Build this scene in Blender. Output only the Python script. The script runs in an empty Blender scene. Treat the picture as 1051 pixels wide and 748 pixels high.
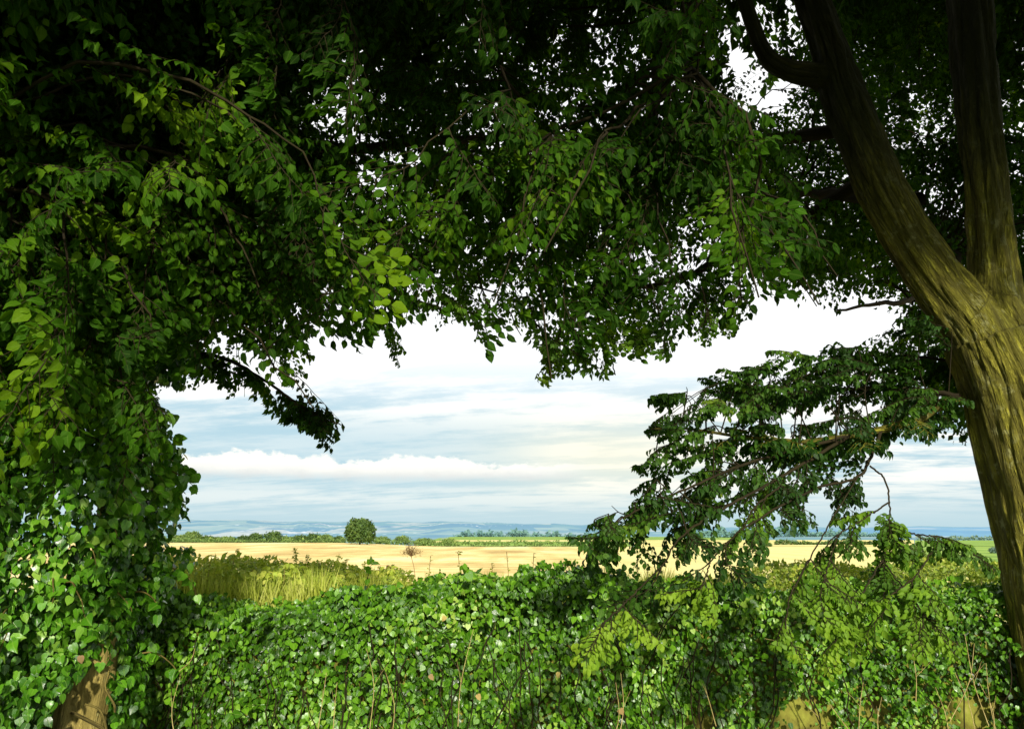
import bpy, math, random
import numpy as np
from mathutils import Vector, noise as mnoise

rng = np.random.default_rng(11)
random.seed(11)
scene = bpy.context.scene
COL = scene.collection
R = math.radians

# ------------------------------------------------------------------ camera
EYE = 1.6
PITCH = R(12.4)
FPX = 759.0
CW, CH = 1051.0, 748.0
cam_d = bpy.data.cameras.new('camera')
cam = bpy.data.objects.new('camera', cam_d)
COL.objects.link(cam)
cam.location = (0, 0, EYE)
cam.rotation_euler = (R(90) + PITCH, 0, 0)
cam_d.sensor_width = 36.0
cam_d.lens = FPX / CW * 36.0
cam_d.clip_start = 0.05
cam_d.clip_end = 40000
scene.camera = cam
cp, sp = math.cos(PITCH), math.sin(PITCH)


def at(px, py, Y):
    u = (px - CW / 2) / FPX
    v = (CH / 2 - py) / FPX
    k = Y / (cp - v * sp)
    return np.array([u * k, Y, EYE + (sp + v * cp) * k])


def mpp(py, Y):
    v = (CH / 2 - py) / FPX
    return Y / (cp - v * sp) / FPX


def proj(P):
    P = np.asarray(P, float)
    x, y, z = P[..., 0], P[..., 1], P[..., 2] - EYE
    f = y * cp + z * sp
    uu = -y * sp + z * cp
    f = np.where(f < 0.05, np.nan, f)
    return CW / 2 + FPX * x / f, CH / 2 - FPX * uu / f


# ------------------------------------------------------------------ scene helpers
def setp(o, label=None, cat=None, group=None, kind=None):
    if label: o['label'] = label
    if cat: o['category'] = cat
    if group: o['group'] = group
    if kind: o['kind'] = kind
    return o


def empty(name, loc, label, cat, group=None):
    o = bpy.data.objects.new(name, None)
    COL.objects.link(o)
    o.location = loc
    o.empty_display_size = 0.2
    return setp(o, label, cat, group)


def link(name, me, mat, parent=None):
    o = bpy.data.objects.new(name, me)
    COL.objects.link(o)
    if mat is not None:
        me.materials.append(mat)
    if parent is not None:
        o.parent = parent
        p = np.zeros(3)
        q = parent
        while q is not None:
            p += np.array(q.location)
            q = q.parent
        o.location = (0, 0, 0)
        if np.abs(p).sum() > 0:
            co = np.empty(len(me.vertices) * 3, np.float32)
            me.vertices.foreach_get('co', co)
            co = co.reshape(-1, 3) - p
            me.vertices.foreach_set('co', co.ravel().astype(np.float32))
            me.update()
    return o


def mesh_np(name, V, sizes, loops, attrs=None, smooth=True):
    me = bpy.data.meshes.new(name)
    V = np.ascontiguousarray(V, np.float32)
    me.vertices.add(len(V))
    me.vertices.foreach_set('co', V.ravel())
    sizes = np.asarray(sizes, np.int32)
    loops = np.asarray(loops, np.int32)
    me.loops.add(len(loops))
    me.loops.foreach_set('vertex_index', loops)
    me.polygons.add(len(sizes))
    st = np.zeros(len(sizes), np.int32)
    st[1:] = np.cumsum(sizes)[:-1]
    me.polygons.foreach_set('loop_start', st)
    me.polygons.foreach_set('loop_total', sizes)
    if smooth:
        me.polygons.foreach_set('use_smooth', np.ones(len(sizes), bool))
    for k, (t, arr) in (attrs or {}).items():
        a = me.attributes.new(k, t, 'POINT')
        a.data.foreach_set('value' if t == 'FLOAT' else 'vector', np.ascontiguousarray(arr, np.float32).ravel())
    me.update(calc_edges=True)
    return me


class Tubes:
    """collects tapered tubes along polylines"""
    def __init__(s):
        s.V, s.F, s.n, s.B = [], [], 0, []

    def add(s, P, rad, k=5, cap=True):
        P = np.asarray(P, float)
        n = len(P)
        rad = np.broadcast_to(np.asarray(rad, float), (n,))
        T = np.gradient(P, axis=0)
        T /= np.linalg.norm(T, axis=1)[:, None] + 1e-9
        ref = np.array([0.31, 0.87, 0.12])
        if abs(T[0] @ ref) > 0.9: ref = np.array([1.0, 0, 0])
        X = np.cross(T, ref)
        X /= np.linalg.norm(X, axis=1)[:, None] + 1e-9
        Yv = np.cross(T, X)
        a = np.arange(k) * 2 * math.pi / k
        ring = np.cos(a)[None, :, None] * X[:, None, :] + np.sin(a)[None, :, None] * Yv[:, None, :]
        s.V.append((P[:, None, :] + ring * rad[:, None, None]).reshape(-1, 3))
        L = np.concatenate([[0], np.cumsum(np.linalg.norm(np.diff(P, axis=0), axis=1))])
        bb = np.stack([np.cos(a)[None, :] * rad[:, None], np.sin(a)[None, :] * rad[:, None],
                       np.repeat(L[:, None], k, 1)], -1)
        s.B.append(bb.reshape(-1, 3))
        i = np.arange(n - 1)[:, None] * k
        j = np.arange(k)[None, :]
        j2 = (j + 1) % k
        q = np.stack([i + j, i + j2, i + k + j2, i + k + j], -1).reshape(-1, 4) + s.n
        s.F.append(q)
        s.n += n * k

    def mesh(s, name):
        V = np.concatenate(s.V)
        F = np.concatenate(s.F)
        return mesh_np(name, V, np.full(len(F), 4), F.ravel(), {'bark': ('FLOAT_VECTOR', np.concatenate(s.B))})


def smooth_path(P, n):
    """Catmull-Rom through the rows of P (any number of columns)"""
    P = np.asarray(P, float)
    if len(P) == 2:
        t = np.linspace(0, 1, n)[:, None]
        return P[0] * (1 - t) + P[1] * t
    Q = np.vstack([2 * P[0] - P[1], P, 2 * P[-1] - P[-2]])
    u = np.linspace(0, len(P) - 1 - 1e-6, n)
    i = u.astype(int)
    t = (u - i)[:, None]
    a, b, c, d = Q[i], Q[i + 1], Q[i + 2], Q[i + 3]
    return 0.5 * ((2 * b) + (-a + c) * t + (2 * a - 5 * b + 4 * c - d) * t ** 2 + (-a + 3 * b - 3 * c + d) * t ** 3)


# ------------------------------------------------------------------ materials
class NT:
    def __init__(s, tree):
        s.t = tree
        tree.nodes.clear()

    def n(s, typ, **kw):
        nd = s.t.nodes.new(typ)
        for k, v in kw.items():
            if k.startswith('i_'):
                key = k[2:]
                key = int(key) if key.isdigit() else key.replace('_', ' ')
                s.put(nd.inputs[key], v)
            else:
                setattr(nd, k, v)
        return nd

    def put(s, sock, v):
        if isinstance(v, bpy.types.NodeSocket):
            s.t.links.new(v, sock)
        elif isinstance(v, bpy.types.Node):
            s.t.links.new(v.outputs[0], sock)
        else:
            sock.default_value = v

    def m(s, op, a, b=None, c=None, clamp=False):
        nd = s.t.nodes.new('ShaderNodeMath')
        nd.operation = op
        nd.use_clamp = clamp
        s.put(nd.inputs[0], a)
        if b is not None: s.put(nd.inputs[1], b)
        if c is not None: s.put(nd.inputs[2], c)
        return nd.outputs[0]

    def mix(s, f, a, b, blend='MIX'):
        nd = s.t.nodes.new('ShaderNodeMix')
        nd.data_type = 'RGBA'
        nd.blend_type = blend
        s.put(nd.inputs[0], f)
        for sock, v in ((nd.inputs[6], a), (nd.inputs[7], b)):
            s.put(sock, (*v, 1) if isinstance(v, tuple) and len(v) == 3 else v)
        return nd.outputs[2]

    def ss(s, x, lo, hi):
        nd = s.t.nodes.new('ShaderNodeMapRange')
        nd.interpolation_type = 'SMOOTHSTEP'
        s.put(nd.inputs[0], x)
        nd.inputs[1].default_value = lo
        nd.inputs[2].default_value = hi
        return nd.outputs[0]

    def noise(s, vec, scale, detail=3, rough=0.55):
        nd = s.t.nodes.new('ShaderNodeTexNoise')
        if vec is not None: s.put(nd.inputs['Vector'], vec)
        nd.inputs['Scale'].default_value = scale
        nd.inputs['Detail'].default_value = detail
        nd.inputs['Roughness'].default_value = rough
        return nd.outputs['Fac']

    def vmul(s, v, xyz):
        nd = s.t.nodes.new('ShaderNodeVectorMath')
        nd.operation = 'MULTIPLY'
        s.put(nd.inputs[0], v)
        nd.inputs[1].default_value = xyz
        return nd.outputs[0]

    def comb(s, x, y, z):
        nd = s.t.nodes.new('ShaderNodeCombineXYZ')
        s.put(nd.inputs[0], x); s.put(nd.inputs[1], y); s.put(nd.inputs[2], z)
        return nd.outputs[0]

    def sep(s, v):
        nd = s.t.nodes.new('ShaderNodeSeparateXYZ')
        s.put(nd.inputs[0], v)
        return nd.outputs

    def ramp(s, f, stops):
        nd = s.t.nodes.new('ShaderNodeValToRGB')
        s.put(nd.inputs[0], f)
        e = nd.color_ramp.elements
        while len(e) < len(stops): e.new(0.5)
        for el, (p, c) in zip(e, stops):
            el.position = p
            el.color = (*c, 1)
        return nd.outputs[0]


def new_mat(name):
    m = bpy.data.materials.new(name)
    m.use_nodes = True
    return m, NT(m.node_tree)


def leaf_mat(name, stops, rough=0.5, transl=0.3, tint=(1.25, 1.3, 0.5), vein=0.25, vein_col=(0.3, 0.45, 0.1), spec=0.4, pos_scale=1.2):
    m, t = new_mat(name)
    rnd = t.n('ShaderNodeAttribute', attribute_name='rnd').outputs['Fac']
    luv = t.sep(t.n('ShaderNodeAttribute', attribute_name='luv').outputs['Vector'])
    pos = t.n('ShaderNodeNewGeometry').outputs['Position']
    big = t.noise(pos, pos_scale, 2)
    f = t.m('ADD', t.m('MULTIPLY', rnd, 0.65), t.m('MULTIPLY_ADD', big, 1.1, -0.37), clamp=True)
    base = t.ramp(f, stops)
    au = t.m('ABSOLUTE', luv[0])
    mid = t.m('SUBTRACT', 1.0, t.ss(au, 0.015, 0.05))
    side = t.m('SINE', t.m('MULTIPLY', t.m('SUBTRACT', luv[1], t.m('MULTIPLY', au, 0.9)), 44.0))
    side = t.m('MULTIPLY', t.ss(side, 0.75, 1.0), 0.5)
    vf = t.m('MULTIPLY', t.m('MAXIMUM', mid, side), vein)
    col = t.mix(vf, base, vein_col)
    blot = t.noise(pos, 60, 2)
    col = t.mix(t.m('MULTIPLY', t.ss(blot, 0.45, 0.75), 0.3), col, t.mix(1.0, col, (0.55, 0.6, 0.4), 'MULTIPLY'))
    bmp = t.n('ShaderNodeBump', i_Strength=0.35, i_Distance=0.004, i_Height=t.m('ADD', t.m('MULTIPLY', vf, -1.0), t.m('MULTIPLY', blot, 0.5)))
    p = t.n('ShaderNodeBsdfPrincipled', i_Base_Color=col, i_Roughness=t.m('MULTIPLY_ADD', blot, 0.25, rough - 0.12))
    p.inputs['Specular IOR Level'].default_value = spec
    t.put(p.inputs['Normal'], bmp.outputs[0])
    tr = t.n('ShaderNodeBsdfTranslucent', i_Color=t.mix(1.0, col, tint, 'MULTIPLY'))
    mx = t.n('ShaderNodeMixShader', i_0=transl)
    t.put(mx.inputs[1], p.outputs[0]); t.put(mx.inputs[2], tr.outputs[0])
    o = t.n('ShaderNodeOutputMaterial', i_Surface=mx.outputs[0])
    return m


def bark_mat(name, stops, dist=0.02, scale=11.0, stretch=0.16, rough=0.9, dual=False, groove=0.82, top_shade=False):
    m, t = new_mat(name)

    def one(attr):
        b = t.n('ShaderNodeAttribute', attribute_name=attr).outputs['Vector']
        v = t.vmul(b, (1, 1, stretch))
        wob = t.n('ShaderNodeTexNoise', i_Vector=v, i_Scale=7.0)
        vv = t.n('ShaderNodeVectorMath', operation='MULTIPLY_ADD')
        t.put(vv.inputs[0], wob.outputs['Color']); vv.inputs[1].default_value = (0.06, 0.06, 0.05); t.put(vv.inputs[2], v)
        n1 = t.noise(vv.outputs[0], scale, 5, 0.6)
        n2 = t.noise(vv.outputs[0], scale * 3.1, 5, 0.65)
        n3 = t.noise(t.vmul(b, (1, 1, 0.6)), 3.0, 3)
        r1 = t.ss(t.m('ABSOLUTE', t.m('MULTIPLY_ADD', n1, 2.0, -1.0)), 0.0, 0.2)
        r2 = t.ss(t.m('ABSOLUTE', t.m('MULTIPLY_ADD', n2, 2.0, -1.0)), 0.0, 0.22)
        ridge = t.m('MULTIPLY', r1, t.m('MULTIPLY_ADD', r2, 0.6, 0.4))
        return ridge, n2, n3

    ridge, n2, n3 = one('bark')
    if dual:
        r2_, n22, n32 = one('bark2')
        wgt = t.n('ShaderNodeAttribute', attribute_name='bw').outputs['Fac']

        def lerp(a, b):
            return t.m('ADD', t.m('MULTIPLY', a, t.m('SUBTRACT', 1.0, wgt)), t.m('MULTIPLY', b, wgt))
        ridge, n2, n3 = lerp(ridge, r2_), lerp(n2, n22), lerp(n3, n32)
    h = t.m('ADD', t.m('MULTIPLY', ridge, 0.75), t.m('MULTIPLY', n2, 0.4))
    f = t.m('ADD', t.m('MULTIPLY', n2, 0.5), t.m('MULTIPLY_ADD', n3, 1.3, -0.4), clamp=True)
    col = t.ramp(f, stops)
    col = t.mix(t.m('MULTIPLY', t.m('SUBTRACT', 1.0, ridge), groove), col, (0.025, 0.02, 0.006))
    if dual:
        gp = t.n('ShaderNodeNewGeometry').outputs['Position']
        li = t.m('MULTIPLY', t.ss(t.noise(gp, 13.0, 5, 0.7), 0.54, 0.66), 0.45)
        col = t.mix(li, col, (0.40, 0.40, 0.17))
        fine = t.noise(gp, 90.0, 3, 0.7)
        col = t.mix(t.m('MULTIPLY', t.ss(fine, 0.5, 0.75), 0.5), col, (0.06, 0.05, 0.015))
    if dual and top_shade:  # shade of the upper limbs put into the bark colour by height
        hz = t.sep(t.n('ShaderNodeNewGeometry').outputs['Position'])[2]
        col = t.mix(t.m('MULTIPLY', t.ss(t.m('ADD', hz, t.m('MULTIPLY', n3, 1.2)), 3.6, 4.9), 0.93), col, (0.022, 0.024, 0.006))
    bmp = t.n('ShaderNodeBump', i_Strength=0.9, i_Distance=dist, i_Height=h)
    p = t.n('ShaderNodeBsdfPrincipled', i_Base_Color=col, i_Roughness=rough)
    p.inputs['Specular IOR Level'].default_value = 0.2
    t.put(p.inputs['Normal'], bmp.outputs[0])
    t.n('ShaderNodeOutputMaterial', i_Surface=p.outputs[0])
    return m


def plain_mat(name, stops, scale=8.0, rough=0.8, bump=0.3, stretch=(1, 1, 1)):
    m, t = new_mat(name)
    pos = t.vmul(t.n('ShaderNodeNewGeometry').outputs['Position'], stretch)
    n1 = t.noise(pos, scale, 5, 0.6)
    col = t.ramp(n1, stops)
    bmp = t.n('ShaderNodeBump', i_Strength=bump, i_Distance=0.02, i_Height=n1)
    p = t.n('ShaderNodeBsdfPrincipled', i_Base_Color=col, i_Roughness=rough)
    p.inputs['Specular IOR Level'].default_value = 0.25
    t.put(p.inputs['Normal'], bmp.outputs[0])
    t.n('ShaderNodeOutputMaterial', i_Surface=p.outputs[0])
    return m


M = {}
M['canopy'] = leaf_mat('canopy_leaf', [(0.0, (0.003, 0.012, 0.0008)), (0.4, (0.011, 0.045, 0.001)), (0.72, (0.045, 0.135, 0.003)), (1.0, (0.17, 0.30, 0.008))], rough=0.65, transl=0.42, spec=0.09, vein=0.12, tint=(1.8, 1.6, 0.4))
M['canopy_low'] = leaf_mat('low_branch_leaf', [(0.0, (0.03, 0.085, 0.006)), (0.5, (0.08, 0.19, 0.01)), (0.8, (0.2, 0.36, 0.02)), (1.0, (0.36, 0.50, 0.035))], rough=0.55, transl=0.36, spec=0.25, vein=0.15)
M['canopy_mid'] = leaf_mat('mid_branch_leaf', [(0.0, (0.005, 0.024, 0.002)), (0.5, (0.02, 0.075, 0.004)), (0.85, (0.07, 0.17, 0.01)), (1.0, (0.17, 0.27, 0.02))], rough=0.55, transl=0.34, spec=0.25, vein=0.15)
M['ivy'] = leaf_mat('ivy_leaf', [(0.0, (0.012, 0.05, 0.002)), (0.4, (0.045, 0.155, 0.004)), (0.75, (0.15, 0.36, 0.014)), (1.0, (0.40, 0.56, 0.09))], rough=0.3, transl=0.15, vein=0.3, vein_col=(0.34, 0.46, 0.09), spec=0.42, pos_scale=1.6)
M['ivy_tree'] = leaf_mat('ivy_tree_leaf', [(0.0, (0.008, 0.045, 0.002)), (0.4, (0.035, 0.14, 0.003)), (0.75, (0.11, 0.31, 0.012)), (1.0, (0.34, 0.52, 0.08))], rough=0.29, transl=0.15, vein=0.3, vein_col=(0.3, 0.44, 0.08), spec=0.45, pos_scale=1.6)
M['shrub'] = leaf_mat('shrub_leaf', [(0.0, (0.14, 0.22, 0.02)), (0.5, (0.30, 0.40, 0.04)), (0.8, (0.5, 0.54, 0.08)), (1.0, (0.7, 0.66, 0.2))], rough=0.55, transl=0.3)
M['weed'] = leaf_mat('weed_leaf', [(0.0, (0.24, 0.34, 0.03)), (0.5, (0.44, 0.55, 0.06)), (0.85, (0.6, 0.6, 0.1)), (1.0, (0.5, 0.3, 0.13))], rough=0.6, transl=0.25)
M['bush'] = leaf_mat('bush_leaf', [(0.0, (0.02, 0.05, 0.006)), (0.5, (0.045, 0.1, 0.012)), (0.85, (0.1, 0.16, 0.02)), (1.0, (0.2, 0.17, 0.05))], rough=0.6, transl=0.15, pos_scale=0.5)
M['bush_pale'] = leaf_mat('pale_bush_leaf', [(0.0, (0.07, 0.12, 0.025)), (0.5, (0.13, 0.21, 0.04)), (1.0, (0.24, 0.32, 0.06))], rough=0.6, transl=0.2, pos_scale=0.5)
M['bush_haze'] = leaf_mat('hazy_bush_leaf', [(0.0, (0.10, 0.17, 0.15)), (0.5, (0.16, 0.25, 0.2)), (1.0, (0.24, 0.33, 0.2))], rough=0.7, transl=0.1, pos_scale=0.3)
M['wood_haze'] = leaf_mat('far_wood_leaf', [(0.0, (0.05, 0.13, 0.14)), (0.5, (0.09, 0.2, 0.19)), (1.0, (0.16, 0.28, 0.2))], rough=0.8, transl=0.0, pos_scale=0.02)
M['grass'] = leaf_mat('grass_blade', [(0.0, (0.18, 0.28, 0.02)), (0.5, (0.48, 0.54, 0.08)), (1.0, (0.72, 0.72, 0.22))], rough=0.6, transl=0.3, vein=0.0)
M['straw'] = plain_mat('straw_stem', [(0.3, (0.28, 0.2, 0.06)), (0.7, (0.55, 0.45, 0.18))], scale=30)
M['rust'] = plain_mat('rusty_stem', [(0.3, (0.26, 0.15, 0.06)), (0.7, (0.42, 0.26, 0.11))], scale=30)
M['dead'] = leaf_mat('dead_leaf', [(0.0, (0.27, 0.16, 0.07)), (0.5, (0.42, 0.26, 0.09)), (1.0, (0.62, 0.5, 0.14))], rough=0.6, transl=0.15)
M['bark'] = bark_mat('fluted_bark', [(0.15, (0.10, 0.10, 0.014)), (0.45, (0.33, 0.31, 0.035)), (0.7, (0.50, 0.45, 0.06)), (0.95, (0.66, 0.58, 0.15))], dist=0.03, scale=17, stretch=0.11, dual=True, top_shade=True)
M['bark_left'] = bark_mat('ivy_trunk_bark', [(0.15, (0.34, 0.26, 0.06)), (0.5, (0.6, 0.48, 0.14)), (0.95, (0.75, 0.63, 0.26))], dist=0.010, scale=22, stretch=0.14, dual=True, groove=.5)
M['twig'] = bark_mat('twig_bark', [(0.2, (0.015, 0.012, 0.006)), (0.6, (0.045, 0.034, 0.016)), (0.95, (0.09, 0.07, 0.03))], dist=0.004, scale=20)
M['branch_pale'] = bark_mat('pale_branch_bark', [(0.2, (0.12, 0.095, 0.022)), (0.6, (0.25, 0.20, 0.05)), (0.95, (0.4, 0.33, 0.11))], dist=0.006, scale=16)

# ------------------------------------------------------------------ leaves
def tmpl(kind):
    if kind == 'oval':      # pointed oval with fold and curl
        t = [0.22, 0.5, 0.78]
        w = [0.27, 0.34, 0.2]
        V = [(0, 0, 0)] + [(0, a, 0) for a in t] + [(0, 1, -0.10)]
        V += [(-b, a - 0.02, 0.07) for a, b in zip(t, w)] + [(b, a - 0.02, 0.07) for a, b in zip(t, w)]
        F = [(0, 1, 5), (1, 2, 6, 5), (2, 3, 7, 6), (3, 4, 7), (0, 8, 1), (1, 8, 9, 2), (2, 9, 10, 3), (3, 10, 4)]
        V = np.array(V, float)
        V[:, 2] -= 0.18 * V[:, 1] ** 2
    elif kind == 'small':   # cheap oval
        V = np.array([(0, 0, 0), (0, 0.5, -0.03), (0, 1, -0.2), (-0.33, 0.48, 0.05), (0.33, 0.48, 0.05)], float)
        F = [(0, 1, 3), (1, 2, 3), (0, 4, 1), (1, 4, 2)]
    elif kind == 'ivy':     # broad shallow-lobed heart
        V = np.array([(0, 0.05, 0), (0, 0.45, 0), (0, 1.0, -0.06),
                      (-0.22, -0.06, 0.02), (-0.52, 0.14, 0.07), (-0.40, 0.38, 0.06), (-0.36, 0.60, 0.06), (-0.15, 0.78, 0.0),
                      (0.22, -0.06, 0.02), (0.52, 0.14, 0.07), (0.40, 0.38, 0.06), (0.36, 0.60, 0.06), (0.15, 0.78, 0.0)], float)
        F = [(0, 1, 4, 3), (1, 6, 5, 4), (1, 7, 6), (1, 2, 7), (0, 8, 9, 1), (1, 9, 10, 11), (1, 11, 12), (1, 12, 2)]
        V[:, 2] -= 0.12 * V[:, 1] ** 2 + 0.25 * V[:, 0] ** 2
    elif kind == 'blade':
        V = np.array([(-0.02, 0, 0), (0.02, 0, 0), (-0.016, 0.5, 0.02), (0.016, 0.5, 0.02), (0, 1, 0.14)], float)
        F = [(0, 1, 3, 2), (2, 3, 4)]
    sz = np.array([len(f) for f in F], np.int32)
    lp = np.array([i for f in F for i in f], np.int32)
    return V, sz, lp


T = {k: tmpl(k) for k in ('oval', 'small', 'ivy', 'blade')}


def nrm(a):
    return a / (np.linalg.norm(a, axis=-1, keepdims=True) + 1e-9)


def frames(d, up):
    """frames with y = d and z as near to up as it can be"""
    Yv = nrm(d)
    X = nrm(np.cross(Yv, up))
    Z = np.cross(X, Yv)
    return X, Yv, Z


def leaf_mesh(name, pos, X, Yv, Z, size, rnd, kind):
    tv, sz, lp = T[kind]
    n, k = len(pos), len(tv)
    wid = (0.82 + 0.36 * rng.random(n))[:, None, None]
    crl = (-0.3 + 2.9 * rng.random(n))[:, None, None]
    tq = np.broadcast_to(tv[None], (n, k, 3)).copy()
    if kind == 'ivy':
        ov = np.array(tv)
        ov[[3, 4, 5, 6, 7], 0] = [-.14, -.34, -.40, -.34, -.16]; ov[[8, 9, 10, 11, 12], 0] = [.14, .34, .40, .34, .16]
        ov[[3, 8], 1] = .0; ov[[4, 9], 1] = .14; ov[[5, 10], 1] = .36; ov[[6, 11], 1] = .58; ov[[7, 12], 1] = .82
        f_ = rng.random(n)[:, None, None]
        tq = tv[None] * f_ + ov[None] * (1 - f_)
    V = pos[:, None, :] + size[:, None, None] * (tq[:, :, 0:1] * wid * X[:, None, :] + tq[:, :, 1:2] * Yv[:, None, :] + tq[:, :, 2:3] * crl * Z[:, None, :])
    loops = (lp[None, :] + (np.arange(n) * k)[:, None]).ravel()
    sizes = np.tile(sz, n)
    luv = np.tile(tv * np.array([1, 1, 0]), (n, 1))
    return mesh_np(name, V.reshape(-1, 3), sizes, loops, {'rnd': ('FLOAT', np.repeat(rnd, k)), 'luv': ('FLOAT_VECTOR', luv)}, smooth=True)


class Leaves:
    def __init__(s):
        s.L = []

    def add(s, pos, X, Yv, Z, size, rnd):
        s.L.append((pos, X, Yv, Z, size, rnd))

    def mesh(s, name, kind):
        a = [np.concatenate(c) for c in zip(*s.L)]
        return leaf_mesh(name, *a, kind)


# --- a leafy spray: zig-zag twig with side twiglets and alternate leaves, length 1 along +Y
def make_spray(r):
    tw, LP, LD, LZ, LS = [], [], [], [], []

    def leaf(p, ax, side, sc=1.0):
        ang = side * R(r.uniform(35, 70))
        c, s_ = math.cos(ang), math.sin(ang)
        d = np.array([ax[0] * c + ax[1] * s_, -ax[0] * s_ + ax[1] * c, ax[2] - r.uniform(0.05, 0.75)])
        LP.append(p); LD.append(d)
        LZ.append(np.array([r.normal(0, 0.35), r.normal(0, 0.35), 1.0]))
        LS.append(r.uniform(0.085, 0.2) * sc)
    n = 18
    P = [np.zeros(3)]
    h = r.normal(0, 0.1)
    for i in range(n):
        h += r.normal(0, 0.12)
        P.append(P[-1] + np.array([math.sin(h), math.cos(h), -0.10 * i / n + r.normal(0, 0.05)]) / n)
    P = np.array(P)
    tw.append((P[::2], 0.006))
    side = 1
    for i in range(1, n + 1):
        side = -side
        ax = nrm(P[i] - P[i - 1])
        t = i / n
        if i < n - 1 and i % 1 == 0 and r.random() < 0.72:
            L = (0.16 + 0.42 * (1 - t)) * r.uniform(0.7, 1.15)
            a = side * R(r.uniform(35, 60))
            c, s_ = math.cos(a), math.sin(a)
            d = np.array([ax[0] * c + ax[1] * s_, -ax[0] * s_ + ax[1] * c, ax[2] + r.normal(0, 0.18)])
            m = max(2, int(L / 0.05))
            Q = [P[i]]
            for j in range(m):
                d = nrm(d + np.array([r.normal(0, .12), r.normal(0, .12) + 0.05, -0.07]))
                Q.append(Q[-1] + d * L / m)
                leaf(Q[-1], d, 1 if (j % 2) else -1)
            leaf(Q[-1], d, 0.1)
            tw.append((np.array(Q), 0.0035))
        else:
            leaf(P[i], ax, side)
    leaf(P[-1], nrm(P[-1] - P[-2]), 0.1)
    return dict(tw=tw, P=np.array(LP), D=nrm(np.array(LD)), Z=np.array(LZ), S=np.array(LS))


SPR = [make_spray(rng) for _ in range(16)]


def put_spray(leaves, tubes, p, d, scale, lift=None, leaf_scale=1.0, twigs=True, filt=None, shade=0.0, up=None):
    v = SPR[rng.integers(len(SPR))]
    d = nrm(np.asarray(d, float))
    up = np.array([rng.normal(0, 0.35), rng.normal(0, 0.35) - 0.15, 1.0]) if up is None else up
    X, Yv, Z = frames(d, up)
    Rm = np.stack([X, Yv, Z])
    mir = np.array([rng.choice((-1, 1)), 1, 1])
    pos = p + scale * (v['P'] * mir) @ Rm
    if filt is not None and not filt(pos):
        return False
    D = (v['D'] * mir) @ Rm
    D[:, 2] -= 0.18
    D = nrm(D)
    N = nrm((v['Z'] * mir) @ Rm + np.array([0, 0, 0.35]))
    lx, ly, lz = frames(D, N)
    n = len(pos)
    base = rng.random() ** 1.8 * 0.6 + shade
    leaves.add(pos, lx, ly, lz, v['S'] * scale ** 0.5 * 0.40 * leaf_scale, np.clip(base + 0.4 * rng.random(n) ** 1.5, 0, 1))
    if tubes is not None:
        for q, r_ in (v['tw'] if twigs else v['tw'][:1]):
            Q = p + scale * (q * mir) @ Rm
            tubes.add(Q, np.linspace(r_, 0.0016, len(Q)) * max(0.6, scale) * 0.9, 3)
    return True


# ------------------------------------------------------------------ where the crown lets the view through
def in_poly(px, py, poly):
    c = np.zeros(np.shape(px), bool)
    n = len(poly)
    for i in range(n):
        x1, y1 = poly[i]
        x2, y2 = poly[(i + 1) % n]
        if y1 == y2: continue
        k = ((y1 > py) != (y2 > py)) & (px < (x2 - x1) * (py - y1) / (y2 - y1) + x1)
        c ^= k
    return c


OPEN = [(120, 700), (165, 545), (198, 520), (214, 490), (214, 462), (180, 452), (170, 425), (158, 405), (155, 388), (172, 386), (188, 396), (205, 412),
        (225, 414), (245, 404), (262, 412), (285, 436), (320, 440), (360, 441), (345, 422), (322, 402), (312, 385), (318, 366), (332, 350),
        (385, 345), (402, 352), (404, 372), (412, 370), (424, 340), (434, 320), (450, 342), (480, 338), (505, 346), (545, 344), (545, 368),
        (542, 384), (560, 388), (564, 402), (575, 398), (582, 384), (618, 382), (632, 402), (645, 396), (642, 378), (655, 366), (700, 356),
        (745, 346), (775, 325), (800, 302), (822, 305), (845, 322), (880, 312), (915, 308), (925, 318), (895, 326), (868, 342), (840, 358),
        (800, 352), (780, 372), (740, 362), (705, 372), (690, 395), (668, 410), (652, 440), (668, 452), (648, 485), (655, 492), (630, 515),
        (602, 540), (596, 556), (640, 700)]
LOWR = [(640, 700), (596, 556), (640, 520), (700, 505), (800, 500), (870, 490), (905, 470), (960, 455), (1012, 470), (1200, 460), (1200, 760), (640, 760)]
GAPS = [[(170, 350), (235, 322), (345, 326), (350, 372), (300, 400), (240, 378), (190, 372)], [(690, 478), (740, 462), (752, 480), (705, 495)], [(735, 402), (768, 372), (800, 372), (790, 392), (758, 414)],
        [(820, 410), (856, 384), (880, 372), (862, 400), (835, 420)], [(680, 395), (715, 380), (705, 405), (690, 415)],
        [(412, 300), (425, 258), (440, 262), (432, 300)], [(505, 300), (545, 288), (560, 300), (530, 312)]]
gx, gy = np.meshgrid(np.arange(-200, 1260, 3), np.arange(-200, 960, 3))
DM = np.ones(gx.shape)
for g in GAPS: DM[in_poly(gx, gy, g)] = 0.3
DM[in_poly(gx, gy, LOWR)] = 0.0
DM[in_poly(gx, gy, OPEN)] = 0.0


def density(pos):
    px, py = proj(pos)
    ok = np.isfinite(px)
    px = np.where(ok, px, -999); py = np.where(ok, py, -999)
    i = ((py + 200) / 3).astype(int); j = ((px + 200) / 3).astype(int)
    out = (i < 0) | (j < 0) | (i >= DM.shape[0]) | (j >= DM.shape[1])
    d = DM[np.clip(i, 0, DM.shape[0] - 1), np.clip(j, 0, DM.shape[1] - 1)]
    return np.where(out, 1.0, d)


TRUNKZ = [(745, -400), (1400, -400), (1400, 800), (1000, 800), (985, 470), (965, 420), (955, 340), (900, 270), (850, 170), (800, 110), (745, 90)]


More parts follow.
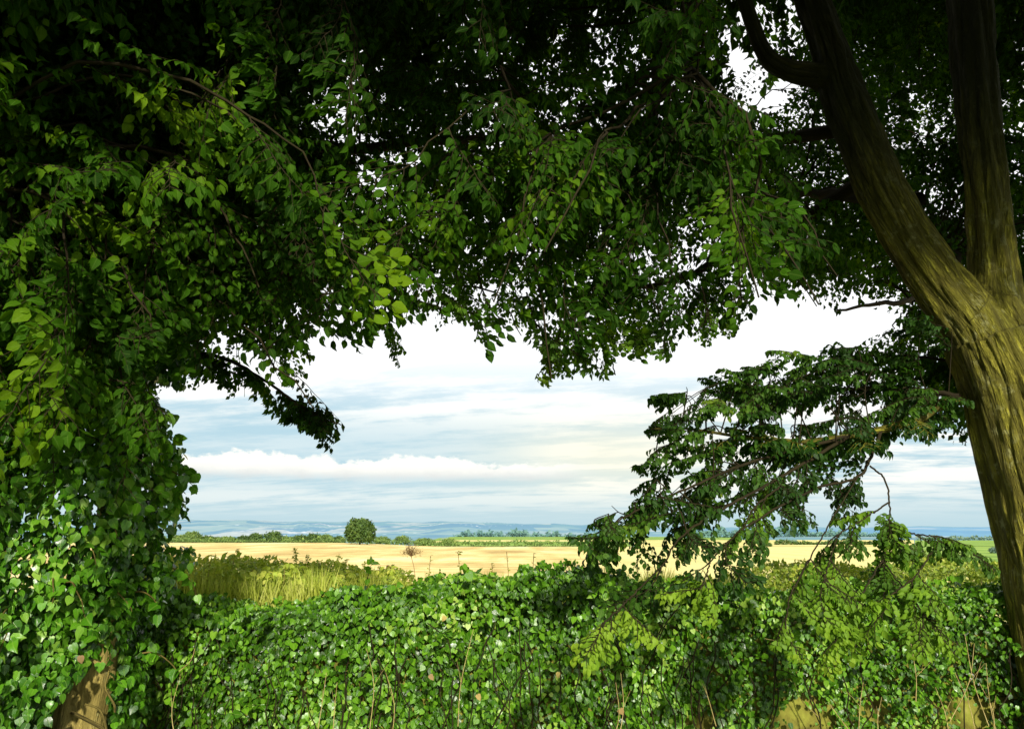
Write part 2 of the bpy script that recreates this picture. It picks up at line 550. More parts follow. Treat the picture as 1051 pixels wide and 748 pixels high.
def keep(pos):
    near = pos[:, 1] < 4.75
    if near.any():
        px, py = proj(pos[near])
        if in_poly(px, py, TRUNKZ).mean() > 0.04: return False
    d = density(pos)
    return (d < 0.05).mean() < 0.07 and rng.random() < d.mean() ** 1.5


def keep_top(pos):
    px, py = proj(pos)
    vis = np.isfinite(px) & (py > -30) & (px > -30) & (px < 1080)
    if (vis & (pos[:, 1] < 4.75) & in_poly(np.nan_to_num(px), np.nan_to_num(py), TRUNKZ)).any(): return False
    return True


# ------------------------------------------------------------------ right tree: fluted trunk with two limbs
def sweep_px(rows):
    """rows of (px, py, Y, half width in px) -> points and radii"""
    P = np.array([at(a, b, c) for a, b, c, d in rows])
    r = np.array([d * mpp(b, c) for a, b, c, d in rows])
    return P, r


def limb_rows(P, r, n):
    Q = smooth_path(np.column_stack([P, r]), n)
    return Q[:, :3], Q[:, 3]


def solid_trunk(name, paths, voxel, mat, parent, flute=0.018, nf=7, seed=0.0):
    tb = Tubes()
    for P, r in paths:
        tb.add(P, r, 20)
    V = np.concatenate(tb.V); F = np.concatenate(tb.F)
    sizes = [4] * len(F); loops = list(F.ravel())
    o0 = 0
    for P, r in paths:   # caps
        n = len(P)
        loops += list(range(o0 + 19, o0 - 1, -1)); sizes.append(20)
        loops += list(range(o0 + (n - 1) * 20, o0 + n * 20)); sizes.append(20)
        o0 += n * 20
    me = mesh_np(name, V, sizes, loops)
    tmp = bpy.data.objects.new('tmp', me)
    COL.objects.link(tmp)
    md = tmp.modifiers.new('r', 'REMESH'); md.mode = 'VOXEL'; md.voxel_size = voxel
    ms = tmp.modifiers.new('s', 'SMOOTH'); ms.factor = 0.5; ms.iterations = 8
    dg = bpy.context.evaluated_depsgraph_get()
    me2 = bpy.data.meshes.new_from_object(tmp.evaluated_get(dg))
    bpy.data.objects.remove(tmp)
    me2.name = name
    nv = len(me2.vertices)
    co = np.empty(nv * 3, np.float32); me2.vertices.foreach_get('co', co); co = co.reshape(-1, 3).astype(float)
    no = np.empty(nv * 3, np.float32); me2.vertices.foreach_get('normal', no); no = no.reshape(-1, 3).astype(float)
    npth = len(paths)
    DD = np.full((npth, nv), 1e9); LOC = np.zeros((npth, nv, 3)); RR = np.ones((npth, nv))
    for ip, (P, r) in enumerate(paths):
        Tn = nrm(np.gradient(P, axis=0))
        Xs = nrm(np.cross(Tn, np.array([0.2, 1, 0.1]))); Ys = np.cross(Tn, Xs)
        L = np.concatenate([[0], np.cumsum(np.linalg.norm(np.diff(P, axis=0), axis=1))])
        for s0 in range(0, nv, 20000):
            c = co[s0:s0 + 20000]
            d = np.linalg.norm(c[:, None, :] - P[None], axis=2)
            k = (d / r[None]).argmin(1)
            rel = c - P[k]
            sl = slice(s0, s0 + len(c))
            DD[ip, sl] = d[np.arange(len(c)), k] / r[k]
            LOC[ip, sl] = np.stack([(rel * Xs[k]).sum(1), (rel * Ys[k]).sum(1), L[k] + (rel * Tn[k]).sum(1) + ip * 3.1], 1)
            RR[ip, sl] = r[k]
    order = np.argsort(DD, axis=0)
    ar = np.arange(nv)
    i1, i2 = order[0], order[1]
    gap = DD[i2, ar] - DD[i1, ar]
    bw = 0.5 * np.clip(1 - gap / 0.6, 0, 1) ** 1.5

    def disp(loc, rr):
        dsp = np.zeros(nv)
        th = np.arctan2(loc[:, 1], loc[:, 0])
        for i in range(nv):
            x, y, s = loc[i]
            w = mnoise.noise(Vector((x * 4, y * 4, s * 0.9 + seed)))
            a = math.sin(nf * th[i] + 2.5 * w + s * 1.3) * 0.35
            b = 1 - abs(mnoise.noise(Vector((x * 19 + 3, y * 19, s * 2.2 + seed + w)))) * 2.8
            c = mnoise.noise(Vector((x * 42, y * 42, s * 6.5)))
            dsp[i] = flute * min(1.0, rr[i] / 0.12) * (a - 0.7 * max(0, b) ** 2 + 0.3 * c)
        return dsp
    loc, loc2 = LOC[i1, ar], LOC[i2, ar]
    d1, d2 = disp(loc, RR[i1, ar]), disp(loc2, RR[i2, ar])
    co = co + no * (d1 * (1 - bw) + d2 * bw)[:, None]
    for nm, arr in (('bark2', loc2),):
        a = me2.attributes.new(nm, 'FLOAT_VECTOR', 'POINT')
        a.data.foreach_set('vector', arr.astype(np.float32).ravel())
    a = me2.attributes.new('bw', 'FLOAT', 'POINT')
    a.data.foreach_set('value', bw.astype(np.float32))
    me2.vertices.foreach_set('co', co.astype(np.float32).ravel())
    a = me2.attributes.new('bark', 'FLOAT_VECTOR', 'POINT')
    a.data.foreach_set('vector', loc.astype(np.float32).ravel())
    me2.polygons.foreach_set('use_smooth', np.ones(len(me2.polygons), bool))
    me2.update()
    return link(name, me2, mat, parent)


YR = 4.2
Pt, rt = sweep_px([(1150, 900, YR, 70), (1118, 748, YR, 57), (1099, 650, YR, 53), (1081, 560, YR, 51), (1063, 480, YR, 51), (1050, 430, YR, 50), (1036, 385, YR, 48), (1018, 345, YR, 46)])
Pl, rl = sweep_px([(1040, 400, YR, 38), (1010, 350, YR, 38), (972, 300, YR, 34), (937, 250, YR + .02, 30), (908, 200, YR + .05, 29), (886, 150, YR + .08, 28), (866, 100, YR + .1, 27), (851, 50, YR + .1, 22), (833, 0, YR + .1, 21), (812, -60, YR + .1, 20), (780, -160, YR, 18)])
Pr_, rr_ = sweep_px([(1046, 410, YR, 42), (1034, 360, YR, 38), (1022, 300, YR - .02, 27), (1017, 250, YR - .03, 23.5), (1011, 180, YR - .05, 22.5), (1003, 100, YR - .05, 23), (995, 0, YR - .05, 23), (988, -100, YR, 21), (984, -200, YR, 19)])
Ps, rs = sweep_px([(880, 105, YR + .09, 18), (845, 80, YR + .1, 17), (812, 74, YR + .12, 14), (788, 60, YR + .12, 11.5), (774, 30, YR + .1, 10), (764, 0, YR + .05, 9), (752, -50, YR, 8)])
base_r = Pt[0].copy()
right_tree = empty('hornbeam_tree', (base_r[0], base_r[1], 0.1), 'tall tree with sunlit fluted trunk forking in two at the right edge', 'tree')
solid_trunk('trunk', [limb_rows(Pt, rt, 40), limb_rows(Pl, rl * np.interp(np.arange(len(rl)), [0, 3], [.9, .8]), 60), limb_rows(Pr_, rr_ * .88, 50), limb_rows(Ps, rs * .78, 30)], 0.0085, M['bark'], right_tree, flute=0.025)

# ------------------------------------------------------------------ left tree: trunk nearly hidden by ivy
LTX, LTY = at(88, 720, 3.75)[0], 3.75
left_tree = empty('ivy_clad_tree', (LTX, LTY, 0.05), 'dark leafy tree at the left whose trunk is buried in ivy', 'tree')
P1, r1 = np.array([(LTX - .03, LTY, 0), (LTX, LTY, .45), (LTX + .02, LTY + .03, 1.0), (LTX + .02, LTY + .05, 2), (LTX + .05, LTY + .08, 3.2), (LTX + .2, LTY + .12, 5), (LTX + .3, LTY + .15, 7.5)]), np.array([.14, .085, .085, .09, .1, .09, .05])
P2, r2 = np.array([(LTX - .14, LTY - .05, 0), (LTX - .085, LTY - .05, .45), (LTX - .05, LTY - .03, .8), (LTX - .02, LTY, 1.5)]), np.array([.07, .042, .04, .03])
P3, r3 = np.array([(LTX - .2, LTY - .06, 0), (LTX - .14, LTY - .06, .42), (LTX - .12, LTY - .03, .58), (LTX - .1, LTY, .9)]), np.array([.05, .032, .032, .02])
solid_trunk('trunk', [limb_rows(P1, r1, 50), limb_rows(P2, r2, 30), limb_rows(P3, r3, 20)], 0.009, M['bark_left'], left_tree, flute=0.009, nf=5, seed=5.0)

# ------------------------------------------------------------------ crowns
E_path = [(1050, 385, 4.42), (1003, 403, 4.38), (984, 409, 4.3), (962, 418, 4.12), (940, 431, 4.1), (905, 441, 4.05), (872, 447, 4.0), (835, 452, 4.0), (800, 452, 4.0), (755, 447, 3.95), (705, 440, 3.95), (668, 440, 3.95)]
E2_path = [(870, 447, 4.0), (815, 462, 3.9), (760, 478, 3.8), (715, 497, 3.7), (670, 516, 3.65), (632, 536, 3.6), (608, 550, 3.6)]
E3_path = [(985, 407, 4.15), (940, 400, 4.3), (890, 398, 4.4), (840, 402, 4.5), (790, 400, 4.5), (740, 385, 4.5)]
E4_path = [(1030, 378, 4.25), (985, 372, 4.4), (940, 366, 4.6), (890, 366, 4.8), (840, 376, 4.9)]
E5_path = [(905, 441, 4.05), (893, 470, 3.9), (880, 490, 3.8), (840, 500, 3.7), (800, 520, 3.5), (760, 545, 3.4), (725, 580, 3.3)]
E6_path = [(872, 447, 4.0), (800, 490, 3.7), (745, 520, 3.5), (700, 550, 3.4), (675, 590, 3.35)]
F_path = [(893, 478, 3.6), (908, 492, 3.5), (913, 520, 3.45), (911, 550, 3.4), (906, 585, 3.35)]
PR = {
    'R1': [(2.0, 4.3, 5.0), (1.2, 4.1, 6.2), (0.2, 3.6, 7.0)],
    'R2': [tuple(at(752, -50, YR)), (.6, 3.9, 5.7), (-.4, 3.3, 6.0)],
    'T1': [(2.95, 4.2, 5.6), (3.5, 2.5, 5.5), (3.9, .8, 5.4), (4.0, -.8, 6.0)],  # T limbs: out of view, added so the overhead crown blocks the sun
    'T2': [(1.6, 4.2, 5.6), (1.5, 2.4, 5.5), (1.4, .8, 5.4), (1.2, -.8, 6.0)],
    'T5': [(2.95, 4.2, 5.6), (4.6, 3.2, 5.5), (5.8, 1.6, 5.6), (6.4, .2, 6.0)],
    'R3': [(2.55, 4.3, 3.6), (2.2, 6, 4.4), (1.2, 8, 4.9)],
    'R4': [(2.78, 4.3, 2.8), (3.1, 4.9, 3.2), (3.7, 6, 4.0), (4.0, 8.5, 4.6)],
    'R5': [(3.0, 4.2, 5), (4, 3.6, 5.6), (5, 3, 6)],
    'R6': [(2.25, 4.5, 4.2), (1.3, 5.2, 4.4), (0, 5.6, 4.3), (-1, 6, 4.1)],
    'R7': [(1.45, 4.25, 5.7), (1.3, 3.2, 4.8), (.7, 2.5, 4.3)],
    'R14': [(2.9, 4.5, 3.0), (3.2, 5.4, 3.3), (3.5, 6.4, 3.6), (3.4, 7.4, 3.8)],
    'R12': [(2.4, 4.6, 3.9), (1.9, 5.2, 3.7), (1.2, 5.6, 3.5), (.4, 5.8, 3.5)],
    'R13': [(1.2, 4.15, 5.4), (1.1, 3.9, 4.5), (.9, 3.4, 3.9), (.8, 2.9, 3.6)],
    'R8': [(1.1, 4.1, 5.4), (.9, 3.9, 4.4), (.7, 3.7, 3.7), (0.1, 3.6, 3.5)],
    'R9': [(1.5, 4.3, 6.0), (1, 2, 7.3), (.8, -.5, 8)],
    'R10': [(3.0, 4.2, 6), (3.6, 2, 7.6), (3.8, 0, 8)],
    'R11': [(3.0, 4.2, 6), (4.2, 5.5, 7.2), (4.8, 7, 7.6)],
}
PL = {
    'L1': [(LTX, 3.8, 3.0), (-1.2, 4, 3.7), (-.2, 4.1, 3.9), (.8, 4.0, 3.8)],
    'L2': [(LTX, 3.8, 3.4), (-1.5, 5, 3.9), (-.5, 6.5, 4.1)],
    'L3': [(LTX + .1, 3.8, 4), (-1.2, 3, 4.5), (0, 2.5, 4.5)],
    'L4': [(LTX + .1, 3.8, 4), (-3, 5.2, 4.5), (-3.5, 7, 4.6)],
    'L5': [(LTX + .2, 3.9, 4.6), (-3.2, 3.2, 5), (-4.4, 2.8, 5.2)],
    'L6': [(LTX + .2, 3.9, 5), (-1, 4.4, 5.7), (.4, 4.8, 6.0)],
    'L7': [(LTX + .3, 3.9, 6.0), (-1.5, 2, 7.2), (-1.2, 0, 8)],
    'L8': [(LTX + .3, 3.9, 6.5), (-.5, 5, 7.5), (1, 5.5, 7.8)],
    'T3': [(LTX + .2, 3.9, 4.6), (-1.6, 2.2, 5.1), (-1.2, .6, 5.3), (-1, -.8, 6)],  # unseen T limbs again, added to hold leaves that darken the left canopy
    'T4': [(LTX + .2, 3.9, 4.6), (-3, 2.2, 4.6), (-3.6, .6, 4.8), (-4.2, -.6, 5.2)],
    'L10': [(LTX, 3.8, 2.5), (-2.5, 3.0, 2.9), (-2.2, 2.5, 2.9)],
    'L11': [(LTX, 3.8, 2.6), (-1.9, 4.2, 3.1), (-1.3, 4.5, 3.15), (-0.8, 4.7, 3.2)],
}
prim = {}
for dct, tree in ((PR, right_tree), (PL, left_tree)):
    for k, pts in dct.items():
        q = smooth_path(np.array(pts, float), 24)
        q[2:] += rng.normal(0, 0.012, (22, 3))
        prim[k] = dict(path=q, tree=tree, tb=Tubes(), lv=Leaves(), lo=Leaves(), n=0)
        prim[k]['tb'].add(q, np.linspace(0.05, 0.012, 24), 7)
        prim[k]['cum'] = 0
allP = np.concatenate([v['path'][4:] for v in prim.values()])
allK = [k for k, v in prim.items() for _ in v['path'][4:]]


def secondary(tgt, far, spr=(5, 8), scale=(0.36, 0.58), filt=keep, pool=None, leaf_scale=1.0):
    dv = allP - tgt
    cost = np.linalg.norm(dv, axis=1) + 0.9 * np.maximum(0, -dv[:, 2] - 0.2)
    j = int((cost + rng.random(len(cost)) * 0.5).argmin())
    b = prim[allK[j]]
    p0 = allP[j]
    L = np.linalg.norm(tgt - p0)
    if L > 2.1: return 0
    mid = (p0 + tgt) / 2 + np.array([rng.normal(0, .12), rng.normal(0, .12), 0.16 * L + 0.05])
    path = smooth_path(np.array([p0, mid + rng.normal(0, .05, 3), (mid + tgt) / 2 + rng.normal(0, .07, 3) + [0, 0, .08 * L], tgt]), 14)
    path[1:] += rng.normal(0, .012, (13, 3))
    dp = density(path)
    qx, qy = proj(path)
    if filt is not None and (in_poly(qx, qy, TRUNKZ) & (path[:, 1] < 4.75))[1:].any(): return 0
    if (dp < 0.05).any():
        path = path[:max(2, int(np.argmax(dp < 0.05)))]
        if len(path) < 4: return 0
    m = len(path)
    nsp = rng.integers(*spr)
    leaves = b['lo'] if far else b['lv']
    got = 0
    for i in range(nsp):
        t = 1.0 if i == 0 else rng.uniform(0.25, 1.0)
        k = min(m - 1, int(t * (m - 1)))
        tg = nrm(path[k] - path[max(0, k - 1)] + 1e-6)
        yaw = 0 if i == 0 else rng.choice((-1, 1)) * R(rng.uniform(30, 80))
        c, s_ = math.cos(yaw), math.sin(yaw)
        d = np.array([tg[0] * c - tg[1] * s_, tg[0] * s_ + tg[1] * c, min(tg[2], 0.2) - rng.uniform(0.05, 0.5)])
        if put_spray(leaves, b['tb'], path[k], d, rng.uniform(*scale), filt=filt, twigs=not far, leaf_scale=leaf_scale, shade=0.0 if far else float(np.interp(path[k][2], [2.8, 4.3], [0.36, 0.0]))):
            got += 1
    if got:
        b['tb'].add(path, np.linspace(0.010, 0.003, m), 4)
    return got


tot = 0
# crown seen from below, near layer
for _ in range(640):
    px, py = rng.uniform(-120, 1180), rng.uniform(-140, 440)
    if px > 330 and rng.random() < 0.58: continue
    Y = rng.uniform(2.7, 5.4) if rng.random() < 0.8 else rng.uniform(2.3, 3.2)
    p = at(px, py, Y)
    if density(p[None])[0] < 0.5: continue
    if p[2] > 6.0: continue
    tot += secondary(p, False)
# deeper layer behind
for _ in range(760):
    px, py = rng.uniform(-120, 1180), rng.uniform(-120, 420)
    if 330 < px < 800 and rng.random() < 0.64: continue
    Y = rng.uniform(5.2, 8.5)
    p = at(px, py, Y)
    if density(p[None])[0] < 0.5 or p[2] > 7.5: continue
    if px > 800 and rng.random() < 0.05: continue
    tot += secondary(p, True, scale=(0.5, 0.8))
# mostly unseen crown above and behind the view, shaped to shade canopy and limbs
for _ in range(1300):
    p = np.array([rng.uniform(-5, 7), rng.uniform(-1.0, 8), rng.uniform(4.5, 8.0)])
    if p[1] > 2.2 and p[2] < 5.6: continue
    qx, qy = proj(p)
    if qy > -60 and 300 < qx < 1100 and p[1] > 1.5 and rng.random() < 0.8: continue
    if p[2] < 3.3 + (4.2 - p[1]) * 0.43: continue
    tot += secondary(p, True, spr=(6, 9), scale=(0.7, 1.0), filt=keep_top, leaf_scale=1.6)
# unseen crown beside the camera, added to darken the upper left
for _ in range(900):
    p = np.array([rng.uniform(-6, -1.2), rng.uniform(-1.2, 3.0), rng.uniform(2.7, 6.5)])
    if p[0] > -2.7 and p[2] < 2.9 + (4.2 - p[1]) * 0.42: continue
    if p[1] > 1 and abs(p[0] / p[1]) < 0.9: continue
    tot += secondary(p, True, spr=(6, 9), scale=(0.7, 1.0), leaf_scale=1.7)
print('sprays', tot)

for k, b in prim.items():
    ob = link('branch', b['tb'].mesh('branch'), M['twig'], b['tree'])
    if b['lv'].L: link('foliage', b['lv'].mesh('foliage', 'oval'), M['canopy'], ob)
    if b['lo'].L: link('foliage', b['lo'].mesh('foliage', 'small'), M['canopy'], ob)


# hand-laid low branches at the rim of the view
def low_branch(tree, path_px, r0, n_spr, scale, drop, mat, bark, lead=0.2, kind='oval', shade=0.1, label=None, side_filter=None, leaf_scale=1.0, tail=True, twig_r=1.0):
    q = smooth_path(np.array([at(*p) for p in path_px]), 40)
    q[1:] += rng.normal(0, 0.002, (39, 3))
    tb, lv = Tubes(), Leaves()
    tb.add(q, np.linspace(r0, 0.003, 40) if r0 < .02 else np.concatenate([r0 * (1 + 1.1 * np.linspace(1, 0, 13) ** 1.3), np.linspace(r0, r0 * .5, 10), np.linspace(r0 * .48, 0.005, 17)]), 10)
    for i in range(n_spr):
        t = 1.0 if (i == 0 and tail) else rng.uniform(lead, 1.0)
        k = max(1, min(39, int(t * 39)))
        tg = nrm(q[k] - q[k - 1])
        yaw = 0 if i == 0 else rng.choice((-1, 1)) * R(rng.uniform(25, 75))
        c, s_ = math.cos(yaw), math.sin(yaw)
        d = np.array([tg[0] * c - tg[1] * s_, tg[0] * s_ + tg[1] * c, tg[2] * 0.7 - rng.uniform(*drop)])
        put_spray(lv, tb, q[k], d, rng.uniform(*scale), shade=shade, filt=side_filter, leaf_scale=leaf_scale)
    ob = link('branch', tb.mesh('branch'), bark, tree)
    if label: ob['label'] = label
    if lv.L: link('foliage', lv.mesh('foliage', kind), mat, ob)
    return ob


def notopen(th):
    def f(pos):
        px, py = proj(pos)
        return in_poly(px, py, OPEN).mean() < th
    return f


def not_poly(poly, th):
    def f(pos):
        px, py = proj(pos)
        return (in_poly(px, py, OPEN).mean() < 0.28) and (in_poly(px, py, poly).mean() < th)
    return f


CLEAR = [(905, 450), (1060, 440), (1060, 590), (940, 590), (930, 540), (900, 530)]
fE = not_poly(CLEAR, 0.2)
fG = not_poly([(0, 0)] * 3, 0.2) if False else notopen(0.35)
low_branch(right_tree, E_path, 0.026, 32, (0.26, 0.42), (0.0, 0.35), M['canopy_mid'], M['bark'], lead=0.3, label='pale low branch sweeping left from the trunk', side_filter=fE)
low_branch(right_tree, E2_path, 0.009, 10, (0.22, 0.36), (0.0, 0.35), M['canopy_mid'], M['twig'], side_filter=fE)
low_branch(right_tree, E3_path, 0.018, 16, (0.28, 0.42), (0.0, 0.3), M['canopy'], M['twig'], lead=.1, side_filter=notopen(0.3))
low_branch(right_tree, E4_path, 0.014, 24, (0.3, 0.46), (-0.1, 0.3), M['canopy'], M['twig'], lead=.05, side_filter=notopen(0.3))
low_branch(right_tree, E5_path, 0.009, 8, (0.2, 0.32), (0.1, 0.6), M['canopy_mid'], M['twig'], lead=0.15, side_filter=fE)
low_branch(right_tree, E6_path, 0.009, 9, (0.2, 0.32), (0.1, 0.5), M['canopy_mid'], M['twig'], lead=0.15, side_filter=fE)
low_branch(right_tree, F_path, 0.0045, 9, (0.16, 0.24), (0.2, 0.5), M['canopy_low'], M['twig'], lead=0.5)
low_branch(right_tree, [(911, 540, 3.42), (940, 548, 3.35), (970, 552, 3.3), (990, 566, 3.3)], 0.004, 4, (0.14, 0.2), (0.0, 0.2), M['canopy_low'], M['twig'])
low_branch(right_tree, [(913, 515, 3.45), (890, 530, 3.4), (865, 545, 3.35), (850, 556, 3.35)], 0.004, 4, (0.16, 0.22), (0.0, 0.3), M['canopy_low'], M['twig'])
low_branch(right_tree, [(800, 500, 3.6), (775, 520, 3.5), (762, 545, 3.4)], 0.005, 4, (0.16, 0.24), (0.3, 0.8), M['canopy_low'], M['twig'])
LACE = [(1000, 330), (930, 335), (880, 352), (800, 362), (742, 378), (700, 398), (684, 425), (700, 445), (662, 462), (652, 490), (622, 522), (604, 548), (640, 560), (700, 545), (745, 520), (800, 500), (850, 490), (900, 468), (960, 448), (1000, 440)]
Ep = np.concatenate([smooth_path(np.array([at(*p) for p in q]), 40) for q in (E_path, E2_path, E3_path, E4_path, E5_path, E6_path)])
tb, lv = Tubes(), Leaves()
got = 0
while got < 104:
    a, b_ = rng.uniform(600, 1000), rng.uniform(330, 560)
    if not in_poly(np.array([a]), np.array([b_]), LACE)[0]: continue
    if mnoise.noise(Vector((a * .022, b_ * .034, 4.0))) < -0.06: continue
    Y = float(np.interp(a, [600, 800, 1000], [3.65, 4.1, 4.5])) + rng.normal(0, .28)
    p = at(a, b_, Y)
    j = int((np.linalg.norm(Ep - p, axis=1) + 0.25 * rng.random(len(Ep))).argmin())
    s0 = Ep[j]
    Lq = np.linalg.norm(p - s0)
    if Lq > .5: continue
    q = smooth_path(np.array([s0, (s0 + p) / 2 + rng.normal(0, .03, 3) + [0, 0, .1 * Lq], p]), 8)
    if in_poly(*proj(q), OPEN).any(): continue
    tb.add(q, np.linspace(.004, .0018, 8), 4)
    d = nrm(q[-1] - q[-2]) * .6 + np.array([-rng.uniform(.1, 1.0), rng.normal(-.1, .4), -rng.uniform(.0, .6)])
    put_spray(lv, tb, p, d, rng.uniform(.17, .28), up=np.array([rng.normal(0, .2), -.25, 1.0]), shade=.04 + .35 * (rng.random() < .3), filt=notopen(.22))
    if rng.random() < .6:
        put_spray(lv, tb, q[4], d + rng.normal(0, .5, 3), rng.uniform(.16, .26), shade=.08, filt=notopen(.22))
    got += 1
ob = link('branch', tb.mesh('branch'), M['twig'], right_tree)
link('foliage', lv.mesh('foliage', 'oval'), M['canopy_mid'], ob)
# yellow-green drooping tips in front of the ivy
for pth in ([(880, 490, 3.7), (850, 540, 3.4), (830, 575, 3.2), (812, 610, 3.1), (806, 640, 3.05)],
            [(906, 575, 3.35), (890, 600, 3.2), (880, 625, 3.1), (868, 645, 3.05)],
            [(906, 575, 3.35), (925, 600, 3.2), (945, 625, 3.1), (958, 645, 3.05)],
            [(730, 570, 3.3), (725, 590, 3.2), (718, 605, 3.15)],
            [(860, 550, 3.35), (850, 580, 3.2), (845, 600, 3.1)],
            [(675, 585, 3.35), (650, 610, 3.2), (632, 628, 3.1), (618, 640, 3.05)],
            [(960, 560, 3.3), (940, 590, 3.15), (915, 610, 3.05)]):
    low_branch(right_tree, pth, 0.0032, 5, (0.13, 0.23), (0.2, 0.9), M['canopy_low'], M['twig'], lead=0.4, shade=0.66, leaf_scale=1.0)
# left rim
low_branch(left_tree, [(110, 360, 3.9), (170, 356, 3.9), (225, 366, 3.9), (268, 388, 3.95), (300, 410, 3.95), (330, 428, 4.0), (350, 436, 4.0)], 0.014, 24, (0.2, 0.34), (0.0, 0.35), M['canopy'], M['twig'], lead=0.1, side_filter=notopen(0.6))
low_branch(left_tree, [(120, 330, 4.4), (200, 330, 4.5), (270, 335, 4.6), (310, 350, 4.6), (318, 375, 4.6)], 0.01, 8, (0.24, 0.38), (0.0, 0.4), M['canopy'], M['twig'], side_filter=notopen(0.12))
low_branch(left_tree, [(40, 380, 3.0), (80, 385, 2.8), (130, 392, 2.7)], 0.008, 7, (0.24, 0.34), (0.0, 0.15), M['canopy_low'], M['twig'], side_filter=notopen(0.12))
low_branch(left_tree, [(300, 300, 5.2), (360, 305, 5.4), (395, 330, 5.5), (407, 358, 5.5)], 0.008, 12, (0.24, 0.4), (0.1, 0.6), M['canopy_low'], M['twig'], side_filter=notopen(0.2))
for pth in ([(560, 290, 3.6), (575, 330, 3.7), (570, 360, 3.7), (563, 385, 3.7)], [(600, 290, 3.5), (615, 330, 3.6), (625, 360, 3.6), (632, 385, 3.6)],
            [(660, 290, 3.8), (680, 330, 3.8), (668, 352, 3.8)], [(440, 270, 3.3), (452, 300, 3.3), (455, 325, 3.3)], [(490, 280, 3.4), (500, 310, 3.4), (515, 330, 3.4)],
            [(540, 300, 3.5), (552, 335, 3.6), (585, 360, 3.7)], [(720, 290, 4.2), (725, 325, 4.2), (712, 345, 4.2)]):
    low_branch(right_tree, pth, 0.005, 7, (0.17, 0.27), (0.2, 0.9), M['canopy_low'], M['twig'], side_filter=notopen(0.3), shade=0.05)

# ------------------------------------------------------------------ ivy on the wall
def vnoise(P, s, off=0.0):
    return np.array([mnoise.noise(Vector((p[0] * s + off, p[1] * s, p[2] * s))) for p in P])


top_px = np.array([-150, 100, 150, 200, 260, 330, 390, 425, 460, 490, 530, 560, 590, 640, 680, 720, 780, 850, 930, 1000, 1060, 1250])
top_py = np.array([600, 604, 604, 612, 616, 612, 602, 592, 586, 582, 588, 587, 583, 591, 600, 600, 606, 606, 604, 594, 596, 596])
YW = 4.5
tx = np.array([at(a, b, YW)[0] for a, b in zip(top_px, top_py)])
tz = np.array([at(a, b, YW)[2] for a, b in zip(top_px, top_py)])


def ztop(x):
    return np.interp(x, tx, tz)


def ivy_sheet(n, x0, x1):
    x = rng.uniform(x0, x1, n)
    zt = ztop(x)
    h = zt - 0.12
    s = rng.random(n) * (h + 0.75)
    front = s < h
    z = np.where(front, 0.12 + s, 0)
    u = np.clip((s - h) / 0.75, 0, 1)       # over the top and down the back
    ang = u * math.pi
    rad = 0.2
    y = np.where(front, YW - 0.18, YW + 0.06 - np.cos(ang) * 0.24)
    z = np.where(front, z, zt - rad * 0.55 + np.sin(ang) * rad * 0.55 - (u > .6) * (u - .6) * 0.6)
    N = np.where(front[:, None], np.array([0, -1, 0.15]), np.stack([np.zeros(n), -np.cos(ang), np.sin(ang) + .1], 1))
    z = np.where(front, np.minimum(z, zt - rad * .5), z)
    P = np.stack([x, y, z], 1)
    b = vnoise(P, 2.4) * 0.15 + vnoise(P, 6.5, 7) * 0.10 + vnoise(P, 14, 4) * 0.04
    return P, N, b


def ivy_leaves(P, N, size, hang=0.8, tilt=0.62):
    n = len(P)
    N = nrm(N + rng.normal(0, tilt, (n, 3)))
    d = np.stack([rng.normal(0, 0.45, n), rng.normal(0, .25, n), np.full(n, -hang)], 1) + N * rng.uniform(0.0, 0.5, n)[:, None]
    return frames(d, N)


wall_len0, wall_len1 = -4.2, 4.6
lv = Leaves(); stems = Tubes()
P, N, b = ivy_sheet(105000, wall_len0, wall_len1)
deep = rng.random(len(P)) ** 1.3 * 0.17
hole = vnoise(P, 3.1, 21)
right_thin = np.clip((P[:, 0] - 0.9) / 1.5, 0, 1) * np.clip((1.05 - P[:, 2]) / 0.5, 0, 1)
spot = np.zeros(len(P), bool)
for sx_, sy_, sr_ in ((838, 738, .13), (808, 742, .07), (1004, 732, .10), (728, 742, .06), (905, 728, .07)):
    c_ = at(sx_, sy_, YW - .2)
    spot |= ((P[:, 0] - c_[0]) ** 2 + (P[:, 2] - c_[2]) ** 2 < sr_ ** 2) & (P[:, 1] < YW)
kp = (rng.random(len(P)) > (0.66 * spot + 0.04 + 0.22 * (hole > 0.30) + 0.3 * right_thin))
P, N, b, deep = P[kp], N[kp], b[kp], deep[kp]
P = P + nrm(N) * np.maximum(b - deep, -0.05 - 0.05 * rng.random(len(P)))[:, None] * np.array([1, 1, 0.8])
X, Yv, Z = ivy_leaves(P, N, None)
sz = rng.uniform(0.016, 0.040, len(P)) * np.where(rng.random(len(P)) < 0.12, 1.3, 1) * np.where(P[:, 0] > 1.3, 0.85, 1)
lv.add(P, X, Yv, Z, sz, np.clip(1.05 * rng.random(len(P)) ** 1.2 + 0.12 - deep * 4.2 + 0.12 * (P[:, 0] > 1.3), 0, 1))  # leaf colour darkens with depth, painting shade into the gaps
